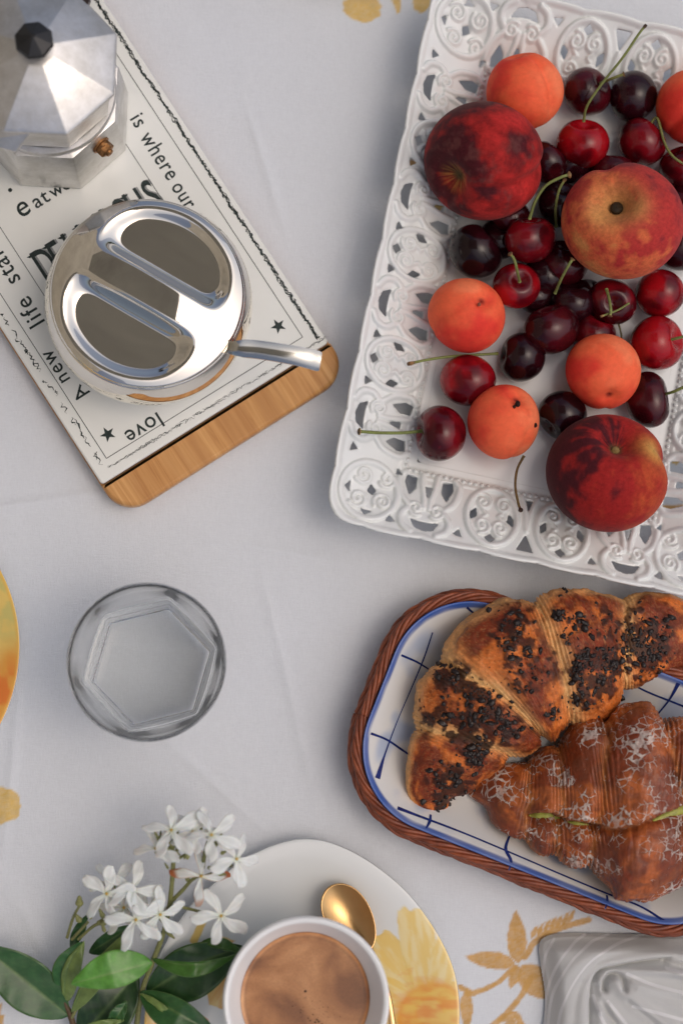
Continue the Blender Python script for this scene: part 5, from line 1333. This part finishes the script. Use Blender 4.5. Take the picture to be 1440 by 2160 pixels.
obj('foam_bubbles', g, simple('bubble_dark_brown', (0.03, 0.012, 0.006), 0.2), cup, kind='stuff')  # bubbles coloured plain dark brown against the crema
# gold spoon
sb = P(737, 1937, 19); sdir = P(785, 2012, 19) - P(700, 1870, 19); sdir /= np.linalg.norm(sdir); ssd = np.array((-sdir[1], sdir[0], 0))
gs = thing('gold_spoon', 'brushed gold teaspoon lying on the plate behind the cup', 'spoon', tuple(sb - (0, 0, 8)))
g = G(); nr_, nt2 = 26, 60; th = np.arange(nt2) / nt2 * 2 * math.pi; rows = []
for q in np.linspace(0.02, 1, nr_):
    lx_ = 21.5 * np.cos(th) * q; wy = 13.2 * np.sin(th) * q * (1 - 0.13 * np.cos(th)); zz = 20.5 - 5.8 * (1 - q ** 2) + 0.03 * lx_
    rows.append(sb * (1, 1, 0) + lx_[:, None] * sdir + wy[:, None] * ssd + zz[:, None] * np.array((0, 0, 1)))
for q in np.linspace(1.02, 0.02, 14):
    lx_ = 21.5 * np.cos(th) * q; wy = 13.2 * np.sin(th) * q * (1 - 0.13 * np.cos(th)); zz = 20.0 - 5.9 * (1 - min(q, 1) ** 2) - 0.5 + 0.03 * lx_
    rows.append(sb * (1, 1, 0) + lx_[:, None] * sdir + wy[:, None] * ssd + zz[:, None] * np.array((0, 0, 1)))
n = len(rows); g.add(np.concatenate(rows), gridf(n, nt2, False, True) + [tuple(range(nt2)), tuple((n - 1) * nt2 + k for k in range(nt2))[::-1]]); obj('spoon_bowl', g, M_gold, gs)
g = G(); hp = spline([sb * (1, 1, 0) + sdir * 20.6 + (0, 0, 20.2), P(796, 2040, 18), P(815, 2090, 17), P(826, 2150, 17), P(834, 2230, 17.5), P(838, 2290, 18)], 8)
tube(g, hp, np.interp(np.linspace(0, 1, len(hp)), [0, .15, .6, 1], [3.0, 1.9, 2.0, 3.6]), 12, flat=0.45); obj('spoon_handle', g, M_gold, gs)

# ================================================================== napkin
def napkin():
    nx, ny = 300, 300
    U, W = np.meshgrid(np.linspace(1128, 1560, nx), np.linspace(1955, 2330, ny), indexing='ij')     # photograph px of the sheet laid at z~14
    out = spline([(1143, 2400), (1147, 2230), (1158, 2120), (1148, 2040), (1145, 2004), (1156, 1983), (1200, 1974), (1290, 1975), (1400, 1977), (1600, 1985)], 8)
    poly = np.r_[out, [(1700, 2000), (1700, 2500), (1143, 2500)]]
    S = sdf(U, W, poly)
    cr1_ = spline([(1236, 2400), (1238, 2250), (1240, 2160), (1241, 2100), (1246, 2066), (1262, 2044), (1300, 2034), (1350, 2026), (1392, 2021)], 10)
    side = inside(U, W, np.r_[cr1_, [(1460, 2005), (1700, 1975), (1700, 1800), (900, 1800), (900, 2400)]])
    dc = seg_dist(U, W, cr1_)
    fade = 1 - sstep(1330, 1400, U)
    q_ = np.clip(S / (S + dc + 1e-6), 0, 1)
    Hh = 3 + 17 * np.sqrt(np.clip(1 - (1 - q_) ** 2.2, 0, 1)) * sstep(-2, 34, S) - 3.0 * np.exp(-dc / 3.5)
    Hh = Hh + 1.6 * np.exp(-((seg_dist(U, W, spline([(1170, 2300), (1178, 2100), (1215, 2030), (1290, 1998), (1450, 1985)], 8))) / 12) ** 2) - 1.3 * np.exp(-((seg_dist(U, W, spline([(1200, 2300), (1212, 2110), (1242, 2045), (1300, 2012), (1450, 1996)], 8))) / 8) ** 2)
    # right side: fold falling away from the crease then rising in soft pleats
    rs_ = ~side
    H2 = 13 + 5.5 * sstep(0, 26, dc)
    eye = spline([(1272, 2086), (1272, 2068), (1283, 2056), (1300, 2056), (1310, 2066), (1313, 2084)], 8); de = seg_dist(U, W, eye)
    H2 = H2 - 8.0 * np.exp(-(de / 5.5) ** 2)
    rid = spline([(1296, 2066), (1312, 2090), (1345, 2120), (1400, 2160), (1500, 2230)], 8); dr_ = seg_dist(U, W, rid); H2 = H2 + 4.5 * np.exp(-(dr_ / 14) ** 2)
    val = spline([(1256, 2080), (1262, 2110), (1290, 2150), (1340, 2200)], 8); dv_ = seg_dist(U, W, val); H2 = H2 - 5.0 * np.exp(-(dv_ / 8) ** 2)
    loop = spline([(1262, 2130), (1258, 2090), (1262, 2062), (1280, 2045), (1310, 2042), (1380, 2046), (1500, 2060)], 8); dl = seg_dist(U, W, loop); H2 = H2 + 4.5 * np.exp(-(dl / 9) ** 2)
    rid2 = spline([(1400, 2026), (1440, 2040), (1520, 2050)], 8); H2 = H2 - 3.5 * np.exp(-(seg_dist(U, W, rid2) / 8) ** 2)
    rid3 = spline([(1340, 2085), (1400, 2115), (1500, 2150)], 8); H2 = H2 + 2.2 * np.exp(-(seg_dist(U, W, rid3) / 12) ** 2)
    k = sstep(0, 5, np.where(side, -dc, dc)) 
    Hh = np.where(rs_, Hh * 0 + H2, Hh)
    Hh = np.where(rs_ & (dc < 7) & (U < 1392), Hh - 4.5 * (1 - dc / 7), Hh)
    for pl_, h_, w_ in (([(1330, 2070), (1380, 2085), (1460, 2100), (1560, 2130)], 2.4, 8), ([(1320, 2110), (1370, 2150), (1420, 2190)], -2.2, 6), ([(1420, 2050), (1500, 2075)], 2.0, 9), ([(1280, 2120), (1310, 2165), (1360, 2230)], 2.0, 6)):
        Hh = Hh + rs_ * h_ * np.exp(-(seg_dist(U, W, spline(pl_, 8)) / w_) ** 2)
    Hh = Hh + 1.3 * (fbm(np.stack((U / 50, W / 50, 0 * U), -1), 3, 77) - 0.5)
    def blur(A, k):
        ker = np.hanning(2 * k + 3)[1:-1]; ker /= ker.sum()
        for ax_ in (0, 1): A = np.apply_along_axis(lambda r_: np.convolve(np.pad(r_, k, mode='edge'), ker, 'valid'), ax_, A)
        return A
    wide = blur(Hh, 12); sharp = blur(Hh, 2); wS = sstep(0, 30, S) ; Hh = wide * (1 - 0.72 * wS) + sharp * 0.72 * wS
    Hh = np.where(S < 6, Hh * np.clip(0.35 + S / 9, 0.2, 1), Hh)
    base = np.stack([P(a, b, 14) for a, b in zip(U.ravel(), W.ravel())]); V = base.copy(); V[:, 2] = Hh.ravel()
    # stripes and weave coordinates
    base_c, wh = np.array((0.64, 0.645, 0.63)), np.array((0.84, 0.84, 0.84)); C = np.tile(base_c, (nx * ny, 1)).reshape(nx, ny, 3)
    def stripe(m, d, w=2.0):
        nonlocal C; C = lerp3(C, wh, np.where(m, 1 - sstep(w * 0.8, w * 1.5, np.abs(d)), 0) * 0.85)
    for ln in ([(1150, 2300), (1151, 2170), (1152, 2050), (1158, 2010), (1174, 1984)], [(1153, 2300), (1155, 2170), (1161, 2090), (1180, 2025), (1212, 1992), (1242, 1975)], [(1156, 2300), (1160, 2170), (1173, 2085), (1201, 2027), (1245, 1992), (1292, 1975)], [(1172, 2300), (1176, 2170), (1196, 2092), (1235, 2032), (1290, 1997), (1372, 1974)]):
        stripe(side, seg_dist(U, W, spline(ln, 8)), 2.1)
    for ln in ([(1318, 2052), (1370, 2074), (1440, 2092), (1560, 2120)], [(1330, 2120), (1370, 2130), (1440, 2150), (1560, 2180)], [(1250, 2100), (1262, 2140), (1285, 2180)], [(1278, 2110), (1310, 2150), (1340, 2190)], [(1400, 2040), (1440, 2050), (1560, 2075)]):
        stripe(rs_, seg_dist(U, W, spline(ln, 8)), 3.0)
    fu = np.where(side, dc, U * 0.35 + W * 0.93); fv = np.where(side, np.arctan2(W - 2075, U - 1300) * 120, U * 0.93 - W * 0.35)
    keep = S > 0
    g = G(); fc = [f for f in gridf(nx, ny) if keep.ravel()[f[0]] or keep.ravel()[f[2]]]
    V[:, 2] = np.where(S.ravel() < 0, 0.8, V[:, 2])
    g.add(V, [f[::-1] for f in fc], C.reshape(-1, 3))
    o = obj('napkin', g, M_napkin, base=tuple(P(1300, 2075, 0.3)))
    me = o.data; at = me.attributes.new('fold', 'FLOAT_VECTOR', 'POINT'); at.data.foreach_set('vector', (np.stack((fu.ravel(), fv.ravel(), 0 * fu.ravel()), 1) / 1.55).astype(np.float32).ravel())
    tag(o, 'grey linen napkin with thin white stripes, twisted into folds beside the basket', 'napkin')
napkin()

# ================================================================== jasmine sprig
jas = thing('jasmine_sprig', 'cut sprig of star jasmine with dark leaves and white flowers, left of the cup', 'flower sprig', tuple(P(250, 2080, 0.3)))
LG, DG, BG = np.array((0.18, 0.26, 0.07)), np.array((0.016, 0.055, 0.014)), np.array((0.075, 0.22, 0.03))
def leaf(b, t, wl_, wr_, colr, z=(15, 25, 20), fold=0.25, curl=0.0, bend=0.0, under=None, seed=0, vein=(0.10, 0.17, 0.05)):
    """b base px, t tip px; wl_/wr_ half widths (px) left/right of the way to the tip; z at base, middle, tip"""
    n, m = 34, 19
    b = np.array(b, float); t = np.array(t, float); d = t - b; L = np.hypot(*d); d /= L; nn = np.array((d[1], -d[0]))
    s = np.linspace(0, 1, n); w = np.linspace(-1, 1, m); prof = np.sin(np.pi * s ** 0.92) ** 0.72 * (1 - 0.25 * s ** 3); prof[0] = 0.02; prof[-1] = 0.015
    zs = np.interp(s, [0, .25, .5, .75, 1], [z[0], (z[0] * .4 + z[1] * .6), z[1], (z[1] * .6 + z[2] * .4), z[2]])
    V = np.zeros((n, m, 3)); C = np.zeros((n, m, 3)); r = np.random.RandomState(seed)
    for i in range(n):
        for j in range(m):
            hw = (wl_ if w[j] < 0 else wr_) * prof[i] * abs(w[j]); q = b + d * L * s[i] + nn * (-1 if w[j] < 0 else 1) * hw + nn * bend * L * math.sin(math.pi * s[i])
            zz = zs[i] + fold * hw * 0.27 - curl * (w[j] ** 2) * 4 + 0.5 * math.sin(s[i] * 22 + abs(w[j]) * 3 + seed) * abs(w[j])
            V[i, j] = P(q[0], q[1], max(zz, 2.5))
    nz = fbm(np.stack(np.broadcast_arrays(s[:, None] * 9, w[None] * 3, 0.0 * s[:, None] + seed), -1), 3, seed)
    C = np.asarray(colr) * (0.8 + 0.45 * nz)[..., None]
    ve = np.exp(-(w[None] / 0.07) ** 2) * np.ones((n, 1)); sv_ = np.exp(-((((s[:, None] * 9 - np.abs(w[None]) * 1.5) % 1) - .5) / 0.10) ** 2) * 0.16
    C = lerp3(C, np.asarray(vein), np.clip(ve * 0.75 + sv_, 0, 1)); ed = sstep(0.9, 1.0, np.abs(w))[None] * np.ones((n, 1)); C = lerp3(C, LG, ed * 0.3)
    g = G(); g.add(V.reshape(-1, 3), gridf(n, m), C.reshape(-1, 3)); o = obj('leaf', g, M_leaf, jas)
    so = o.modifiers.new('solid', 'SOLIDIFY'); so.thickness = 0.0003; return o
leaf((146, 2143), (-42, 1992), 52, 62, DG * 1.5, (14, 24, 30), 0.22, seed=1)
leaf((138, 2116), (178, 1984), 30, 10, LG * 0.85, (16, 30, 34), 0.5, 0.4, 0.12, seed=2)
leaf((130, 2100), (174, 1986), 2, 40, DG * 2.0, (18, 28, 33), 0.1, seed=3)
leaf((150, 2135), (272, 1962), 34, 8, LG * 0.8, (16, 34, 40), 0.3, 0.2, 0.06, seed=4)
leaf((188, 2010), (284, 1950), 26, 18, DG * 1.4, (24, 34, 38), 0.2, seed=5)
leaf((168, 2190), (292, 2050), 62, 52, DG * 0.8, (10, 16, 14), 0.15, seed=6)
leaf((322, 2030), (150, 2076), 48, 34, BG * 1.15, (42, 50, 46), 0.12, 0.2, seed=7, vein=(0.16, 0.28, 0.08))
leaf((308, 2096), (512, 1996), 70, 48, DG * 1.15, (16, 22, 24), 0.18, 0.1, 0.04, seed=8)
leaf((318, 2020), (500, 2012), 28, 6, BG * 0.65, (30, 44, 34), 0.3, 0.3, -0.10, seed=9)
leaf((425, 1988), (512, 2012), 4, 22, BG * 0.45, (22, 28, 26), 0.2, seed=10)
leaf((296, 2092), (462, 2185), 46, 30, DG * 1.8, (20, 32, 26), 0.3, 0.1, seed=11)
leaf((296, 2096), (380, 2160), 3, 12, LG * 0.9, (23, 30, 26), 0.2, seed=12)
leaf((232, 2170), (268, 2112), 14, 18, DG * 1.7, (22, 28, 28), 0.3, seed=13)
leaf((178, 2166), (262, 2152), 12, 8, LG * 0.9, (24, 28, 28), 0.2, seed=14)
leaf((150, 2000), (185, 1930), 12, 14, DG * 1.5, (16, 24, 28), 0.2, seed=15)
STG, STB = np.array((0.19, 0.20, 0.075)), np.array((0.08, 0.05, 0.025))
def sprig(pts, r0, r1, c0=STG, c1=STG, name='stem'):
    path = spline([P(*p) for p in pts], 8); n = len(path); t = np.linspace(0, 1, n)
    g = G(); tube(g, path, (r0 + (r1 - r0) * t) * (1 + 0.06 * rng.uniform(-1, 1, n)), 9, np.repeat(lerp3(c0, c1, t), 9, 0)); return obj(name, g, M_stem, jas)
sprig([(175, 2230, 8), (150, 2145, 13), (136, 2110, 16), (133, 2070, 20)], 2.0, 1.3, STB * 1.3, STB)
sprig([(150, 2150, 13), (165, 2120, 18), (178, 2085, 22), (192, 2050, 26)], 1.1, 0.9)
sprig([(280, 2230, 8), (298, 2100, 16), (322, 2030, 28), (346, 1965, 36), (358, 1908, 44), (364, 1850, 52), (366, 1815, 56)], 1.6, 1.3)
sprig([(366, 1820, 56), (364, 1785, 62), (362, 1758, 66)], 1.2, 0.8)
sprig([(358, 1905, 44), (385, 1878, 49), (405, 1856, 54), (425, 1845, 58)], 1.3, 0.9)
sprig([(360, 1908, 44), (395, 1916, 47), (435, 1926, 50), (466, 1933, 52)], 1.0, 0.7)
sprig([(366, 1820, 56), (385, 1806, 60), (405, 1795, 63)], 0.9, 0.7); sprig([(366, 1820, 56), (350, 1802, 60), (346, 1790, 62)], 0.8, 0.6)
sprig([(428, 1830, 56), (432, 1800, 62), (438, 1775, 66)], 1.3, 0.9); sprig([(430, 1850, 54), (460, 1838, 60), (490, 1825, 64)], 1.1, 0.9)
sprig([(142, 1978, 24), (154, 1938, 32), (168, 1910, 38)], 0.9, 0.8); sprig([(152, 1982, 26), (172, 1960, 32), (186, 1945, 36)], 0.9, 0.8)
sprig([(165, 1982, 28), (200, 1952, 34), (228, 1945, 40), (240, 1925, 44)], 0.9, 1.0); sprig([(345, 1968, 36), (350, 1955, 38), (330, 1930, 44)], 0.8, 0.7)
def bud(x, y, z, L=6, ang=0, r=1.4, c=STG * 1.15):
    a = math.radians(ang); p = P(x, y, z); q = p + np.array((math.cos(a), math.sin(a), 0.25)) * L
    g = G(); path = np.array([p + (q - p) * t for t in np.linspace(0, 1, 7)]); tube(g, path, np.array((.5, 1, 1.1, .9, .7, .6, .3)) * r, 8, c); obj('bud', g, M_stem, jas)
rb = np.random.RandomState(12)
for k in range(26): bud(rb.normal(372, 20), rb.normal(1793, 14), rb.uniform(58, 68), rb.uniform(3.5, 8), rb.uniform(30, 150), rb.uniform(.7, 1.4), STG * rb.uniform(.9, 1.5))
for k in range(7): bud(rb.normal(448, 16), rb.normal(1793, 12), rb.uniform(60, 68), rb.uniform(3, 6), rb.uniform(20, 120), rb.uniform(.7, 1.2), STG * rb.uniform(1, 1.5))
for k in range(6): bud(rb.normal(470, 14), rb.normal(1834, 8), rb.uniform(58, 64), rb.uniform(3, 6), rb.uniform(-20, 60), rb.uniform(.8, 1.2), STG * rb.uniform(1, 1.3))
for k in range(6): bud(rb.normal(215, 18), rb.normal(1944, 8), rb.uniform(40, 46), rb.uniform(3, 6), rb.uniform(20, 120), rb.uniform(1.0, 1.7), STG)
bud(168, 1912, 38, 6, 90, 2.2); bud(170, 1945, 36, 5, 120, 1.8); bud(398, 1860, 52, 5, 110, 1.3); bud(352, 1965, 38, 6, -40, 1.2)
WP = np.array((0.80, 0.80, 0.76))
def flower(x, y, z, R, rot, tilt=(0, 0), petals=5, seed=0, skip=(), wilt=False, asp=None):
    """pinwheel of five petals; R petal length mm; tilt leans the flower (x,y)"""
    R = R * 1.12; c = P(x, y, z); r = np.random.RandomState(seed)
    nz = np.array((tilt[0], tilt[1], 1.0)); nz /= np.linalg.norm(nz); ax = np.array((1.0, 0, 0)) - nz * nz[0]; ax /= np.linalg.norm(ax); ay = np.cross(nz, ax)
    fl = bpy.data.objects.new('flower', None); SC.collection.objects.link(fl); fl.parent = jas; fl.location = c / 1000 - wloc(jas); fl.empty_display_size = 0.005
    if wilt: fl['label'] = 'wilting flower with brown petal tips'
    for k in range(petals):
        if k in skip: continue
        an = math.radians(rot + 360 / petals * k + r.uniform(-7, 7)); n, m = 16, 9; s = np.linspace(0, 1, n)[:, None]; w = np.linspace(-1, 1, m)[None, :]
        RR = R * r.uniform(.9, 1.08)
        wid = RR * 0.185 * r.uniform(.85, 1.15) * (0.22 + 1.0 * np.sin(np.pi * (0.02 + 0.84 * s ** 1.5)) ** 1.1); asym = 1 + 0.45 * np.sign(w) * s
        u = RR * (s * np.ones_like(w)) * (1 - 0.05 * w ** 2 * s) - RR * 0.10 * s ** 4 * (w < 0) * (-w); v_ = w * wid * asym + RR * 0.16 * s ** 2
        h = 0.8 * np.sin(s * 2.4) * np.ones_like(w) + (1.0 * w * s) * RR * 0.09 + 0.35 * RR * 0.1 * w ** 2 - s ** 2 * RR * r.uniform(0.02, 0.24) + 0.35 * np.sin(9 * s + 3 * w + seed + k)
        if wilt: h = h - s ** 2 * RR * 0.3; v_ = v_ * 0.75
        ca, sa_ = math.cos(an), math.sin(an); uu = u * ca - v_ * sa_; vv = u * sa_ + v_ * ca
        V = c - fl.location[0] * 0 + uu[..., None] * ax + vv[..., None] * ay + h[..., None] * nz
        col = np.tile(WP, (n, m, 1)); col = lerp3(col, (0.62, 0.66, 0.36), np.exp(-s / 0.10) * np.ones_like(w) * 0.7)
        col = col * (0.95 + 0.07 * np.sin(w * 9 + s * 2))[..., None]
        if wilt: col = lerp3(col, (0.42, 0.13, 0.05), sstep(0.74, 0.9, s + 0.12 * np.abs(w)) * (1 if k % 2 else 0.6) * np.ones_like(w)); col = lerp3(col, (0.45, 0.2, 0.1), 0.5 * sstep(.85, 1, np.abs(w)) * np.ones_like(s))
        g = G(); g.add(V.reshape(-1, 3), gridf(n, m), col.reshape(-1, 3))
        o = obj('petal', g, M_petal, fl); so = o.modifiers.new('solid', 'SOLIDIFY'); so.thickness = 0.00025
    g = G(); ball(g, c + nz * 0.5, 0.95, 6, 9, (0.55, 0.36, 0.07), (1, 1, 0.8)); path = np.array([c - nz * t for t in (0, 3, 7, 11)]); tube(g, path, [1.0, 1.1, .9, .7], 8, STG * 1.25); obj('flower_centre', g, M_stem, fl)
flower(287, 1940, 54, 15.5, 22, (0.0, 0.05), seed=1)
flower(338, 1929, 52, 15.0, 8, (0.25, -0.1), seed=2)
flower(280, 1876, 52, 14.5, 62, (0.0, 0.3), seed=3)
flower(226, 1885, 50, 15.0, -8, (-0.35, -0.05), seed=4)
flower(238, 1862, 44, 13, 40, (-0.1, 0.55), seed=5)
flower(424, 1848, 60, 15.5, 78, (0.1, 0.0), seed=6, wilt=True, petals=4)
flower(466, 1932, 53, 15.5, 30, (0.3, 0.1), seed=7)
flower(362, 1752, 72, 15, 10, (-0.1, 0.5), seed=8)
flower(446, 1762, 74, 15, 35, (0.1, 0.5), seed=9)
flower(498, 1812, 70, 15, -20, (0.6, 0.15), seed=10)
flower(330, 1790, 66, 14, 100, (-0.6, 0.1), seed=11, skip=(2,))
flower(408, 1756, 70, 13, 50, (0.0, 0.5), seed=14)
flower(312, 1918, 42, 14, 50, (0.3, 0.3), seed=12)
flower(262, 1915, 40, 14, 15, (-0.2, 0.3), seed=13)
